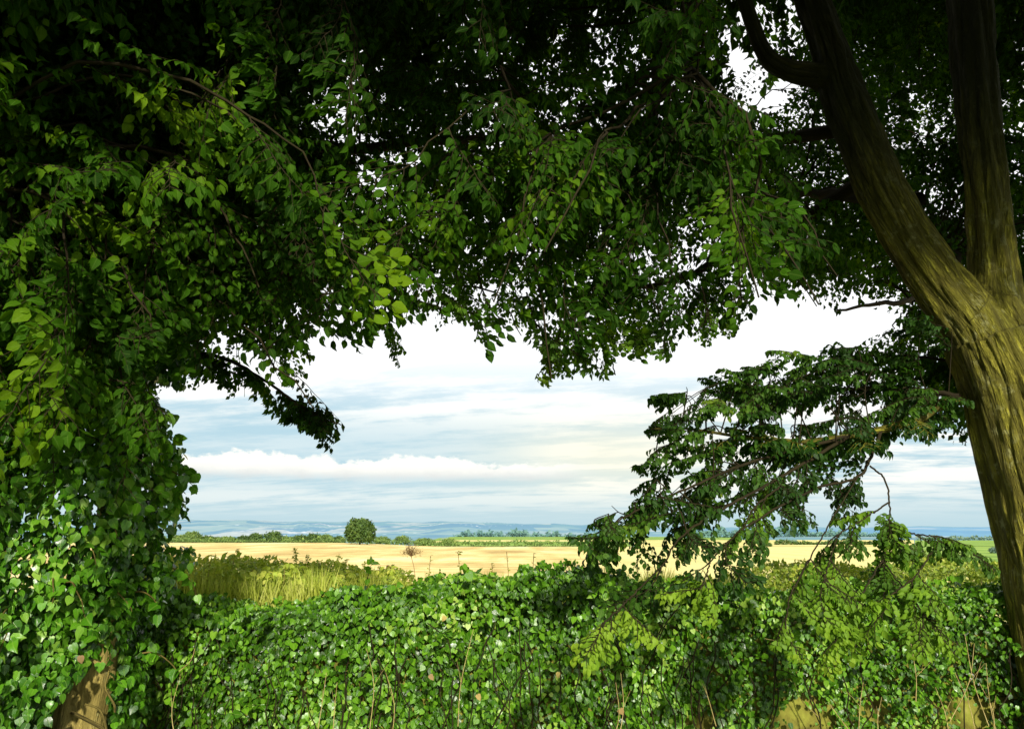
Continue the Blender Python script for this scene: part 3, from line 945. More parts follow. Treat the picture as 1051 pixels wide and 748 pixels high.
# shoots standing out of the top and the face
for _ in range(150):
    x = rng.uniform(wall_len0, wall_len1)
    p = np.array([x, YW + rng.uniform(-.25, .2), ztop(x) - 0.05])
    if rng.random() < 0.5:
        p = np.array([x, YW - 0.25, rng.uniform(0.4, ztop(x) - 0.1)])
    d = nrm(np.array([rng.normal(0, .4), -rng.uniform(0, 1), rng.uniform(0.1, 0.8)]))
    L = rng.uniform(0.08, 0.24)
    Q = [p]
    for k in range(6):
        d = nrm(d + np.array([rng.normal(0, .1), 0, -0.14]))
        Q.append(Q[-1] + d * L / 6)
    Q = np.array(Q)
    stems.add(Q, np.linspace(0.003, 0.0015, 7), 4)
    n = 9
    k = rng.integers(1, 7, n)
    dd = nrm(rng.normal(0, 1, (n, 3)) + np.array([0, -.5, -.6]))
    N2 = nrm(rng.normal(0, .5, (n, 3)) + np.array([0, -.5, .7]))
    X, Yv, Z = frames(dd, N2)
    lv.add(Q[k], X, Yv, Z, rng.uniform(0.03, 0.052, n), np.clip(0.3 + 0.7 * rng.random(n), 0, 1))
# crawling stems
for _ in range(110):
    x = rng.uniform(wall_len0, wall_len1)
    zt = float(ztop(x))
    z = 0.1
    Q = []
    yo = rng.uniform(-0.30, -0.2)
    while z < zt * rng.uniform(.6, 1.0):
        Q.append((x, YW + yo + rng.normal(0, .01), z))
        x += rng.normal(0, .035); z += 0.09
    if len(Q) > 3:
        stems.add(smooth_path(np.array(Q), len(Q) * 2), 0.0035, 4)
ivy = empty('wall_ivy', (0, YW - .3, 0.1), 'thick glossy green ivy spilling over the low stone wall', 'ivy')
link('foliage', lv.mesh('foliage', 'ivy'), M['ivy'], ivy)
link('stem', stems.mesh('stem'), M['twig'], ivy)['kind'] = 'stuff'

# ------------------------------------------------------------------ stone wall under it
def stone_mesh():
    V, Fz, Lp = [], [], []
    def block(cx, cy, cz, wx, wy, wz):
        n = 5
        o = len(V)
        g = np.linspace(-1, 1, n)
        idx = {}
        def vid(i, j, k):
            if (i, j, k) not in idx:
                p = np.array([g[i], g[j], g[k]])
                q = p * (1 - 0.10 * (np.sort(np.abs(p))[1]) ** 4)
                w = np.array([cx + q[0] * wx / 2, cy + q[1] * wy / 2, cz + q[2] * wz / 2])
                w += 0.018 * np.array(mnoise.noise_vector(Vector(w * 7))) + 0.03 * np.array(mnoise.noise_vector(Vector(w * 2.5 + cx)))
                idx[(i, j, k)] = len(V); V.append(w)
            return idx[(i, j, k)]
        for a in range(n - 1):
            for c in range(n - 1):
                for f in ((lambda i, k: vid(i, 0, k), 1), (lambda i, k: vid(i, n - 1, k), -1), (lambda i, k: vid(0, i, k), -1),
                          (lambda i, k: vid(n - 1, i, k), 1), (lambda i, k: vid(i, k, 0), -1), (lambda i, k: vid(i, k, n - 1), 1)):
                    q = [f[0](a, c), f[0](a + 1, c), f[0](a + 1, c + 1), f[0](a, c + 1)]
                    if f[1] < 0: q = q[::-1]
                    Fz.append(4); Lp.extend(q)
    z = -0.05
    r = random.Random(4)
    while z < 0.98:
        hz = r.uniform(.13, .22)
        x = wall_len0 - .1 - r.random() * .3
        while x < wall_len1 + .2:
            wx = r.uniform(.2, .48)
            if z + hz < float(ztop(x + wx / 2)) - 0.08:
                block(x + wx / 2, YW + .09 + r.uniform(-.015, .015), z + hz / 2, wx + .012, .30, hz + .012)
            x += wx
        z += hz
    return mesh_np('stone_wall', np.array(V), Fz, Lp)


M['stone'] = plain_mat('mossy_stone', [(0.3, (0.07, 0.06, 0.012)), (0.5, (0.2, 0.19, 0.03)), (0.62, (0.27, 0.28, 0.04)), (0.75, (0.4, 0.36, 0.11))], scale=9, rough=0.95, bump=0.8)
wl = link('stone_wall', stone_mesh(), M['stone'])
setp(wl, 'low mossy stone wall almost wholly buried under ivy', 'wall')

# ------------------------------------------------------------------ ivy on the left tree
lv = Leaves(); st = Tubes()
ax_x = at(45, 560, 3.7)[0]
n = 52000
th = rng.uniform(R(150), R(395), n)            # mostly the side that can be seen
z = 0.05 + 4.95 * rng.random(n) ** 1.15


def env(th, z):
    r = np.interp(z, [0.0, .55, .8, 1.2, 1.7, 2.1, 2.6, 3.2, 4.2, 5.2], [.42, .40, .50, .50, .52, .56, .50, .62, .66, .5])
    return r


r = env(th, z)
C = np.stack([np.full(n, ax_x) + 0.02 * z, np.full(n, LTY) + .02, z], 1)
O = np.stack([np.cos(th), np.sin(th), np.zeros(n)], 1)
P = C + O * r[:, None]
b = vnoise(P, 2.1, 3) * 0.24 + vnoise(P, 5.5, 9) * 0.15 + vnoise(P, 12, 4) * 0.05
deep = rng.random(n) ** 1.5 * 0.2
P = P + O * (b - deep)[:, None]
# a gap where the bare trunk shows
gpx, gpy = proj(P)
bare = in_poly(gpx, gpy, [(46, 760), (52, 728), (76, 695), (92, 684), (111, 684), (115, 760)]) & (P[:, 1] < LTY + 0.1)
hole = vnoise(P, 2.6, 31) > 0.33
kp = ~bare & ~(hole & (rng.random(n) < 0.6)) & ~in_poly(gpx, gpy, [(172, 425), (158, 405), (155, 388), (188, 396), (300, 430), (300, 560), (170, 560), (198, 520), (205, 505), (200, 475), (208, 465), (175, 455)])
P, O, deep = P[kp], O[kp], deep[kp]
X, Yv, Z = ivy_leaves(P, O + np.array([0, 0, 0.35]), None, hang=0.9)
lv.add(P, X, Yv, Z, rng.uniform(0.022, 0.052, len(P)), np.clip(1.05 * rng.random(len(P)) ** 1.2 + 0.12 - deep * 3.6, 0, 1))  # inner leaves coloured darker, shade between leaves put into their tone


def ivy_shoot(p, d, L, nl, size=(0.036, 0.064), droop=0.22, steps=9):
    Q = [np.array(p, float)]
    d = nrm(np.array(d, float))
    for k in range(steps):
        d = nrm(d + np.array([rng.normal(0, .12), rng.normal(0, .12), -droop]))
        Q.append(Q[-1] + d * L / steps)
    Q = np.array(Q)
    st.add(Q, np.linspace(0.005, 0.0018, len(Q)), 4)
    k = rng.integers(1, steps + 1, nl)
    dd = nrm(rng.normal(0, .8, (nl, 3)) + np.array([0, -.3, -.9]) + d * .4)
    N2 = nrm(rng.normal(0, .45, (nl, 3)) + np.array([0, -.6, .6]))
    X, Yv, Z = frames(dd, N2)
    lv.add(Q[k] + rng.normal(0, .02, (nl, 3)), X, Yv, Z, rng.uniform(*size, nl), np.clip(0.25 + 0.75 * rng.random(nl), 0, 1))


for _ in range(170):
    th_ = rng.uniform(R(170), R(370)); z_ = rng.uniform(.5, 4.6)
    o = np.array([math.cos(th_), math.sin(th_), 0])
    p = np.array([ax_x + .02 * z_, LTY + .02, z_]) + o * (float(env(th_, np.array(z_))) - .05)
    qx, qy = proj(p)
    if 30 < qx < 130 and qy > 610: continue
    if qx > 130 and 340 < qy < 560: continue
    ivy_shoot(p, o + np.array([0, 0, .35]), rng.uniform(.15, .35), 16)
for a, b_, L in (((150, 470, 3.8), (60, -2), .24), ((150, 490, 3.8), (60, 4), .27), ((155, 480, 3.75), (55, -6), .24), ((150, 500, 3.8), (50, 10), .2), ((150, 440, 3.8), (25, 20), .14), ((145, 420, 3.8), (20, 15), .12),
                ((140, 530, 3.8), (40, 20), .16), ((145, 560, 3.8), (35, 10), .16)):
    p = at(*a); q = at(a[0] + b_[0], a[1] + b_[1], a[2])
    ivy_shoot(p, q - p, L, 26, droop=0.10)
# thick pale climbing stems at the foot
for x0 in (.085,):
    Q = [(LTX + x0 + rng.normal(0, .012) * k, LTY - .10 - .004 * k, .15 + k * .09) for k in range(8)]
    st.add(smooth_path(np.array(Q), 20), 0.008, 6)
Q = [at(112, 690, 3.62), at(108, 705, 3.6), at(117, 722, 3.58), at(118, 730, 3.6)]
st.add(smooth_path(np.array(Q), 14), 0.005, 6)
Q = [at(88, 722, 3.55), at(101, 727, 3.5), at(107, 738, 3.5), at(110, 752, 3.52)]
st.add(smooth_path(np.array(Q), 14), 0.005, 6)
ivt = empty('tree_ivy', (ax_x, LTY - .4, .1), 'ivy with large drooping leaves wrapped round the left trunk', 'ivy')
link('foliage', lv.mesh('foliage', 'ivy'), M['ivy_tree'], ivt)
link('stem', st.mesh('stem'), M['branch_pale'], ivt)['kind'] = 'stuff'

# ------------------------------------------------------------------ land
def zf(x, y):
    x = np.asarray(x, float); y = np.asarray(y, float)
    yy = np.maximum(y, 1)
    a = x / yy
    l = np.interp(y, [-100, 3, 4.7, 5.2, 8, 14, 25, 150, 220, 700, 2500, 14000], [0, .0, .05, .3, .3, -.35, -.95, -1.4, -6, -45, -45, -45])
    c = np.interp(y, [-100, 3, 4.7, 5.2, 8, 14, 25, 150, 400, 700, 1200, 2500, 14000], [0, .0, .05, .3, .3, -.35, -.95, -2.15, -4.7, -7, -30, -45, -45])
    w = np.clip((a + 0.24) / 0.16, 0, 1)
    w = w * w * (3 - 2 * w)
    w = np.where(y < 30, 1.0, w)
    return l * (1 - w) + c * w


def grid_sheet(name, xs, ys, fan, lift, mat, nz=0.0):
    A, B = np.meshgrid(xs, ys)
    X = A * B if fan else A
    Z = zf(X, B) + lift
    V = np.stack([X, B, Z], -1).reshape(-1, 3)
    if nz:
        V[:, 2] += nz * vnoise(V, 0.6)
    nx, ny = len(xs), len(ys)
    i = np.arange(ny - 1)[:, None] * nx + np.arange(nx - 1)[None]
    F = np.stack([i, i + 1, i + nx + 1, i + nx], -1).reshape(-1, 4)
    return setp(link(name, mesh_np(name, V, np.full(len(F), 4), F.ravel()), mat), kind='structure')


def field_mat(name, c1, c2, c3, row=(0, 0), scale=0.15, pale=None):
    m, t = new_mat(name)
    pos = t.n('ShaderNodeNewGeometry').outputs['Position']
    n1 = t.noise(t.vmul(pos, (1, 0.35, 1)), scale, 5, 0.6)
    n2 = t.noise(pos, 6.0, 3, 0.7)
    n3 = t.noise(t.vmul(pos, (0.05, 1, 1)), 0.5, 4, 0.6)
    col = t.ramp(t.m('ADD', t.m('MULTIPLY', n1, 0.6), t.m('MULTIPLY', n3, 0.4)), [(0.38, c1), (0.5, c2), (0.62, c3)])
    col = t.mix(t.m('MULTIPLY', t.ss(n2, 0.5, 0.7), 0.35), col, t.mix(1.0, col, (0.6, 0.55, 0.5), 'MULTIPLY'))
    w = t.sep(pos)
    if pale:
        aa = t.m('ADD', t.m('DIVIDE', w[0], w[1]), t.m('MULTIPLY', t.m('SUBTRACT', n3, 0.5), 0.35))
        col = t.mix(t.m('MULTIPLY', t.ss(aa, 0.02, 0.16), 0.9), col, pale)
    rows = t.m('SINE', t.m('MULTIPLY', t.m('ADD', w[0], t.m('MULTIPLY', n1, 6.0)), 1.1))
    col = t.mix(t.m('MULTIPLY', t.ss(rows, 0.5, 1.0), row[1]), col, t.mix(1.0, col, (0.78, 0.72, 0.6), 'MULTIPLY'))
    spk = t.noise(pos, 2.2, 4, 0.75)
    col = t.mix(t.m('MULTIPLY', t.ss(spk, 0.54, 0.66), 0.4), col, t.mix(1.0, col, (0.62, 0.5, 0.36), 'MULTIPLY'))
    p = t.n('ShaderNodeBsdfPrincipled', i_Base_Color=col, i_Roughness=0.95)
    p.inputs['Specular IOR Level'].default_value = 0.1
    t.n('ShaderNodeOutputMaterial', i_Surface=p.outputs[0])
    return m


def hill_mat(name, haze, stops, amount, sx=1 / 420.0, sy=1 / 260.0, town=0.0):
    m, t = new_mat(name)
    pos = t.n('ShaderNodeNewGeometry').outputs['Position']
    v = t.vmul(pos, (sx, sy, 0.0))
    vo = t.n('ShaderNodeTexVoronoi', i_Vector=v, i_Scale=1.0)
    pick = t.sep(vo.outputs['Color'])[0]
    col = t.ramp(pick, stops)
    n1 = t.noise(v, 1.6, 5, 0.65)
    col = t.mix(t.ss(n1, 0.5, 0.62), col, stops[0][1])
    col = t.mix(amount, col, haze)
    if town:
        vt = t.n('ShaderNodeTexVoronoi', i_Vector=t.vmul(pos, (1 / 45.0, 1 / 160.0, 0)), i_Scale=1.0)
        dot = t.m('MULTIPLY', t.m('SUBTRACT', 1.0, t.ss(vt.outputs['Distance'], 0.12, 0.3)), t.ss(t.noise(v, 0.45, 2), 0.52, 0.6))
        col = t.mix(t.m('MULTIPLY', dot, town), col, (0.75, 0.78, 0.8))
    p = t.n('ShaderNodeBsdfPrincipled', i_Base_Color=col, i_Roughness=1.0)
    p.inputs['Specular IOR Level'].default_value = 0.0
    t.n('ShaderNodeOutputMaterial', i_Surface=p.outputs[0])
    return m


PATCH = [(0.0, (0.06, 0.13, 0.1)), (0.4, (0.14, 0.24, 0.1)), (0.7, (0.3, 0.36, 0.16)), (1.0, (0.6, 0.52, 0.3))]
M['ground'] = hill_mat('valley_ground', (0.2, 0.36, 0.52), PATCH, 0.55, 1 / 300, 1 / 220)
M['verge'] = plain_mat('verge_soil', [(0.3, (0.05, 0.06, 0.015)), (0.6, (0.12, 0.13, 0.03)), (0.8, (0.2, 0.16, 0.06))], scale=6)
M['stubble'] = field_mat('stubble', (0.46, 0.31, 0.11), (0.74, 0.58, 0.22), (0.90, 0.78, 0.42), row=(0, 0.35), pale=(0.74, 0.66, 0.26))
M['green_field'] = field_mat('green_field', (0.13, 0.24, 0.04), (0.22, 0.36, 0.06), (0.34, 0.46, 0.09), row=(0, 0.2))
M['pale_field'] = field_mat('pale_field', (0.54, 0.46, 0.15), (0.7, 0.62, 0.22), (0.8, 0.73, 0.34), row=(0, 0.2))
ys = np.concatenate([np.linspace(-60, 3, 12), np.linspace(3.5, 30, 60), np.geomspace(32, 14000, 90)])
xs = np.sinh(np.linspace(-8.5, 8.5, 121)) * 3.2
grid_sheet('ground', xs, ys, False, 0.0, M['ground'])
grid_sheet('verge', np.linspace(-30, 30, 121), np.linspace(-20, 9.5, 90), False, 0.012, M['verge'], nz=0.01)
fy = np.geomspace(9.5, 150, 60)
grid_sheet('field', np.linspace(-2.2, 1.6, 80), fy, True, 0.03, M['stubble'])
grid_sheet('field', np.linspace(-.2, .16, 30), np.geomspace(153, 265, 12), True, 0.05, M['green_field'])
grid_sheet('field', np.linspace(-.12, .16, 30), np.geomspace(268, 350, 12), True, 0.05, M['pale_field'])
grid_sheet('field', np.linspace(-.16, .3, 30), np.geomspace(353, 690, 12), True, 0.05, M['green_field'])
grid_sheet('field', np.linspace(.161, .529, 30), np.geomspace(151, 352, 12), True, 0.05, M['pale_field'])
grid_sheet('field', np.linspace(.50, 1.2, 30), np.geomspace(62, 148, 12), True, 0.06, M['green_field'])
grid_sheet('field', np.linspace(.53, 1.2, 30), np.geomspace(152, 330, 12), True, 0.05, M['green_field'])


def ridge(name, tops, Y0, Y1, a0, a1, mat, rough):
    na, ny = 260, 26
    A = np.linspace(a0, a1, na)
    px = A * FPX * 1.02 + CW / 2
    V = []
    tp = np.interp(px, [p for p, _ in tops], [q for _, q in tops])
    for j in range(ny):
        t = j / (ny - 1)
        Y = Y0 + (Y1 - Y0) * t
        for i in range(na):
            zt = EYE + (541.0 - tp[i]) / FPX * Y1
            zz = -46 + (zt + 46) * (math.sin(t * math.pi / 2) ** 1.3)
            zz += rough * mnoise.fractal(Vector((A[i] * 22, t * 2.0, 1.7 + Y0 * .01)), 1.0, 2.0, 4) * min(1, 2.2 * t) * Y1 / 7000
            V.append((A[i] * Y, Y, zz))
    for i in range(na):
        V.append((A[i] * Y1 * 1.15, Y1 * 1.15, -50))
    ny += 1
    i = np.arange(ny - 1)[:, None] * na + np.arange(na - 1)[None]
    F = np.stack([i, i + 1, i + na + 1, i + na], -1).reshape(-1, 4)
    return setp(link(name, mesh_np(name, np.array(V), np.full(len(F), 4), F.ravel()), mat), kind='structure')


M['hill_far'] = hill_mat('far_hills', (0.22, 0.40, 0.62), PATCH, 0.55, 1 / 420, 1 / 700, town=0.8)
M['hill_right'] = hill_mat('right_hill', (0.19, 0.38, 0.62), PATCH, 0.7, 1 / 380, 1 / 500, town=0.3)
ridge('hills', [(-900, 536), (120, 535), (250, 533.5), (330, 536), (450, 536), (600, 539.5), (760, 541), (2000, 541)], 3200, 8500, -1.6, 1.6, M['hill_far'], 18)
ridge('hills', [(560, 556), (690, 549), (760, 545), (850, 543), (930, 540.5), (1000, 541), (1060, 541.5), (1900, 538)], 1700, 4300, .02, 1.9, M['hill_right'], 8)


# ------------------------------------------------------------------ bushes and trees out in the fields
def crown(name, c, rx, ry, rz, n, size, mat, parent, lumpy=0.3, kind='small', flat=0.75):
    d = nrm(rng.normal(0, 1, (n, 3)))
    d[:, 2] = np.where(d[:, 2] < -flat, -d[:, 2], d[:, 2])
    rad = 1 - rng.random(n) ** 2 * 0.55
    lump = vnoise(d, 2.3, c[0] * .7) * lumpy + vnoise(d, 5.0, c[0]) * lumpy * .6
    P = np.array(c) + d * (rad * (1 + lump))[:, None] * np.array([rx, ry, rz])
    lv = Leaves()
    X, Yv, Z = frames(nrm(rng.normal(0, .7, (n, 3)) + np.array([0, 0, -.3])), nrm(d + rng.normal(0, .5, (n, 3))))
    lv.add(P, X, Yv, Z, size * rng.uniform(.6, 1.3, n), np.clip(rng.random(n) * .8 + .2 * d[:, 2], 0, 1))
    return link(name, lv.mesh(name, kind), mat, parent)


def field_tree(px, py_base, py_top, w_px, Y, mat, label, cat='tree', name='hedgerow_tree', group=None, n=1500, lumpy=0.3, trunk=True):
    x = (px - CW / 2) / FPX * Y * 1.0
    zb = float(zf(x, Y))
    k = mpp(548, Y)
    top = EYE + (541 - py_top) / FPX * Y * 1.03
    h = max(0.8, top - zb)
    w = w_px * k
    root = empty(name, (x, Y, zb), label, cat, group)
    th = (0.10 if name == 'field_tree' else 0.0) * h
    crown('crown', (x, Y, zb + th + (h - th) / 2), w / 2, w / 2, (h - th) / 2, n, 0.045 * (w + h) + .08, mat, root, lumpy)
    if trunk:
        tb = Tubes()
        tb.add([(x, Y, zb - .1), (x + .03 * h, Y, zb + .3 * h), (x, Y, zb + .75 * h)], [.035 * h, .03 * h, .012 * h], 7)
        for q in (-1, 1, .4):
            tb.add([(x, Y, zb + .2 * h), (x + .12 * w * q, Y + .06 * w * q, zb + .4 * h), (x + .28 * w * q, Y - .1 * w * q, zb + .62 * h)], [.02 * h, .015 * h, .006 * h], 5)
        link('trunk', tb.mesh('trunk'), M['twig'], root)
    return root


field_tree(373.5, 557, 533.5, 29, 138, M['bush'], 'large round dark bush standing alone at the far edge of the stubble', 'bush', 'round_bush', n=4200, lumpy=0.24)
row = [(170, 545.5, 15, 'pale'), (192, 546.5, 16, 'pale'), (206, 543.5, 15, 'pale'), (222, 548, 18, 'bush'), (240, 548.5, 20, 'pale'), (257, 547.5, 14, 'bush'), (270, 545, 13, 'bush'), (287, 543.5, 15, 'bush'),
       (302, 548, 14, 'pale'), (314, 547, 14, 'bush'), (327, 545.5, 14, 'bush'), (339, 546.5, 13, 'pale'), (352, 548, 11, 'bush')]
words = ['thirteenth', 'twelfth', 'eleventh', 'tenth', 'ninth', 'eighth', 'seventh', 'sixth', 'fifth', 'fourth', 'third', 'second', 'first']
for (px, pt, w, kd), wd in zip(row, words):
    field_tree(px, 555, pt + 1.6, w * 1.3, 158, M['bush'] if kd == 'bush' else M['bush_pale'], f'small {"dark" if kd == "bush" else "pale"} green hedgerow tree, {wd} to the left of the round bush', 'tree', group='hedgerow trees along the far edge of the stubble', n=1300)
for (px, pt, w), wd in zip([(396, 550, 18), (416, 549, 16), (438, 551.5, 22), (462, 552, 20)], ('first', 'second', 'third', 'fourth')):
    field_tree(px, 556, pt, w, 156, M['bush_pale'], f'low pale shrub at the field edge, {wd} to the right of the round bush', 'shrub', 'field_shrub', 'low shrubs right of the round bush', n=1000, trunk=False)
field_tree(780, 571, 560.5, 9.5, 150, M['bush'], 'small squat dark bush on the pale stubble right of centre', 'bush', 'field_bush', n=1200, lumpy=.15)
field_tree(805, 566, 556, 10, 230, M['bush_haze'], 'small lone grey green tree with round crown on the pale field', 'tree', 'field_tree', n=1200, lumpy=.15)
field_tree(925, 588, 559, 24, 45, M['bush_pale'], 'light green airy bush behind the wall below the hanging twig', 'bush', 'field_bush', n=2600, lumpy=.3)
field_tree(1008, 583, 572, 13, 95, M['bush_haze'], 'left one of two small blue green bushes on the green field by the trunk', 'bush', 'field_bush', n=1200, lumpy=.15)
field_tree(1027.5, 583, 572, 12, 95, M['bush_haze'], 'right one of two small blue green bushes on the green field by the trunk', 'bush', 'field_bush', n=1200, lumpy=.15)
field_tree(652, 560, 546, 12, 170, M['bush_pale'], 'pale green tree half hidden by the tip of the low branch', 'tree', 'field_tree', n=1200)


def hedge_line(name, px0, px1, Y0, Y1, h, mat, label, cat, kind=None, n=3000, s=0.5, depth=2.0):
    a = rng.random(n)
    px = px0 + (px1 - px0) * a
    Y = Y0 + (Y1 - Y0) * a + rng.normal(0, depth, n)
    x = (px - CW / 2) / FPX * Y
    prof = 0.62 + 0.5 * np.array([mnoise.noise(Vector((p * .13, 3.3, 0))) for p in px]) + 0.25 * np.array([mnoise.noise(Vector((p * .45, 7.3, 0))) for p in px])
    z = zf(x, Y) + h * prof * (1 - rng.random(n) ** 2.2)
    lv = Leaves()
    X, Yv, Z = frames(rng.normal(0, 1, (n, 3)), nrm(rng.normal(0, .5, (n, 3)) + np.array([.2, -.4, .8])))
    lv.add(np.stack([x, Y, z], 1), X, Yv, Z, s * rng.uniform(.6, 1.4, n), rng.random(n))
    return setp(link(name, lv.mesh(name, 'small'), mat), label, cat, kind=kind)


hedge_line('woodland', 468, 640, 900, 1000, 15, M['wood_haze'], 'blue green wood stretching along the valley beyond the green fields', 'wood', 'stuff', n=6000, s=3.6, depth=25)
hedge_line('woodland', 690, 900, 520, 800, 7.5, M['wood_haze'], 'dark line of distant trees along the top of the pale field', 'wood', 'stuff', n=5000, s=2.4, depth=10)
hedge_line('field_hedge', 788, 900, 178, 178, 1.0, M['bush'], 'thin dark hedge across the pale field at the right', 'hedge', n=1800, s=.5, depth=.8)
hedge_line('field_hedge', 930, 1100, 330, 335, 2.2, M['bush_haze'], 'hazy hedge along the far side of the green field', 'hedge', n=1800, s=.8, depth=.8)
hedge_line('field_hedge', 180, 600, 153, 153, 1.3, M['bush_pale'], 'low pale green hedge bordering the far side of the stubble', 'hedge', n=3500, s=.4, depth=.6)

# ------------------------------------------------------------------ plants just behind the wall
def shrub_mass(name, px0, px1, Y, py_top, label, mat, n=5200, s=.034, depth=.7):
    px = rng.uniform(px0, px1, n)
    Yv_ = Y + rng.uniform(-depth, depth, n)
    pt = np.array([np.interp(p, [q[0] for q in py_top], [q[1] for q in py_top]) for p in px])
    bump = np.array([mnoise.noise(Vector((p * .03, y * 1.5, 5))) for p, y in zip(px, Yv_)])
    x = np.array([at(p, q, Y)[0] for p, q in zip(px, pt)])
    zt = np.array([at(p, q, Y)[2] for p, q in zip(px, pt)]) + .10 * bump
    z = zt - (rng.random(n) ** 1.7) * .65
    lv = Leaves()
    X, Y2, Z = frames(nrm(rng.normal(0, .8, (n, 3))), nrm(rng.normal(0, .5, (n, 3)) + np.array([0, -.4, .8])))
    lv.add(np.stack([x, Yv_, z], 1), X, Y2, Z, s * rng.uniform(.6, 1.4, n), rng.random(n))
    tb = Tubes()
    for _ in range(40):
        j = rng.integers(n)
        b0 = np.array([x[j] + rng.normal(0, .1), Yv_[j], .2])
        tb.add(smooth_path(np.array([b0, (b0 + [x[j], Yv_[j], zt[j]]) / 2 + rng.normal(0, .04, 3), [x[j], Yv_[j], zt[j] - .02]]), 7), np.linspace(.006, .002, 7), 4)
    root = empty(name, (float(x.mean()), Y, .3), label, 'shrub')
    link('foliage', lv.mesh('foliage', 'oval'), mat, root)
    link('stem', tb.mesh('stem'), M['straw'], root)


shrub_mass('shrub', 745, 900, 6.2, [(700, 600), (745, 598), (790, 584), (850, 582), (900, 586)], 'yellow green small leaved shrub behind the wall under the drooping tips', M['shrub'], 9000)
shrub_mass('shrub', 895, 1130, 6.4, [(890, 588), (940, 580), (1000, 577), (1060, 585), (1130, 585)], 'yellow green small leaved shrub behind the wall beside the trunk', M['shrub'], 11000)

shrub_mass('nettle_patch', 120, 415, 5.9, [(110, 578), (180, 577), (215, 584), (250, 577), (300, 582), (340, 587), (380, 590), (420, 592)], 'pale green leafy nettle patch between the grass and the ivy at the left', M['weed'], 11000, s=.042)
# grass and undergrowth behind the wall
n = 24000
px = np.where(rng.random(n) < .62, rng.uniform(110, 410, n), rng.uniform(410, 760, n))
Yg = rng.uniform(5.0, 8.2, n)
gtop = np.interp(px, [110, 180, 260, 340, 400, 420, 560, 640, 760], [580, 578, 580, 580, 588, 590, 586, 584, 588])
gtop = gtop + 5 + 20 * np.array([mnoise.noise(Vector((p * .035, y * .8, 2))) for p, y in zip(px, Yg)]) + np.abs(rng.normal(0, 6, n))
x = np.array([at(p, q, y)[0] for p, q, y in zip(px, gtop, Yg)])
zt = np.array([at(p, q, y)[2] for p, q, y in zip(px, gtop, Yg)])
L = np.minimum(rng.uniform(.25, .6, n), zt - .1)
d = np.stack([rng.normal(0, .28, n), rng.normal(0, .28, n), np.ones(n)], 1)
X, Yv, Z = frames(d, nrm(rng.normal(0, 1, (n, 3)) + np.array([0, -.5, .2])))
lv = Leaves()
lv.add(np.stack([x, Yg, zt - L], 1), X, Yv, Z, L, rng.random(n))
gr = link('undergrowth', lv.mesh('undergrowth', 'blade'), M['grass'])
setp(gr, 'yellow green grass growing between the ivy wall and the stubble', 'grass', kind='stuff')


def weed(px, py, Y, lean, mat_stem, leaf_n, label, group, rust=0.0):
    top = at(px, py, Y)
    h = min(1.05, top[2] - .3)
    b0 = np.array([top[0] - lean * h, Y, top[2] - h])
    q = smooth_path(np.array([b0, (b0 + top) / 2 + np.array([-lean * .25 + rng.normal(0, .015), 0, 0]), top]), 14)
    root = empty('tall_weed', tuple(b0), label, 'weed', group)
    tb = Tubes(); tb.add(q, np.linspace(.006, .0025, 14), 4)
    lv = Leaves()
    n = leaf_n
    t = rng.uniform(0.1, 1.0, n)
    p = np.stack([np.interp(t * 13, np.arange(14), q[:, c]) for c in range(3)], 1) + rng.normal(0, 1, (n, 3)) * np.interp(t, [0, .6, 1], [.04, .014, .005])[:, None]
    dd = nrm(np.stack([rng.normal(0, 1, n), rng.normal(0, 1, n), rng.uniform(-.2, .9, n)], 1))
    X, Yv, Z = frames(dd, nrm(rng.normal(0, .4, (n, 3)) + np.array([0, 0, 1])))
    size = np.where(t > .55, rng.uniform(.022, .042, n), rng.uniform(.04, .085, n)) * np.interp(t, [0, .6, 1], [1, 1, .7])
    lv.add(p, X, Yv, Z, size, np.clip(rng.random(n) * .7 + rust * (t > .55), 0, 1))
    link('stem', tb.mesh('stem'), mat_stem, root)
    link('foliage', lv.mesh('foliage', 'oval'), M['weed'], root)


for px, py, ln in [(188, 568, -.12), (200, 576, -.1), (212, 580, .05), (221, 570, -.05), (230, 582, .0), (243, 563, -.25), (249, 575, -.1), (258, 572, -.08), (268, 577, -.12), (277, 584, 0), (287, 580, .02), (296, 583, .05),
                   (303, 563, -.08), (311, 575, .04), (323, 586, 0), (334, 582, .06), (348, 568, .02), (356, 573, .08), (367, 584, .05), (381, 584, -.04), (238, 585, .1), (206, 586, .1), (318, 582, -.1), (262, 586, .1),
                   (392, 588, .1), (342, 588, .05), (194, 578, .04), (217, 574, -.1), (226, 586, .05), (235, 572, -.06), (253, 580, .06), (272, 570, -.05), (283, 576, .08), (292, 578, -.08), (307, 582, .05), (316, 570, -.03), (328, 577, .07), (352, 578, -.05), (362, 580, .03), (374, 578, .06), (389, 582, -.06)]:
    weed(px, py, rng.uniform(5.6, 6.8), ln, M['straw'], 340, 'tall thin seeding weed in the row behind the wall by the left trunk', 'tall weeds behind the wall at the left', rust=.22)
for px, py, ln in [(442, 570, .03), (470, 566, -.05), (520, 566, .0), (535, 580, .05), (548, 567, .03), (575, 578, .0), (640, 580, -.05), (655, 572, .05), (665, 578, .05), (620, 582, -.02), (600, 584, .02), (505, 578, .02)]:
    weed(px, py, rng.uniform(5.4, 6.2), ln, M['straw'], 60, 'sparse straw coloured weed rising over the middle of the ivy wall', 'thin weeds above the middle of the wall', rust=.2)

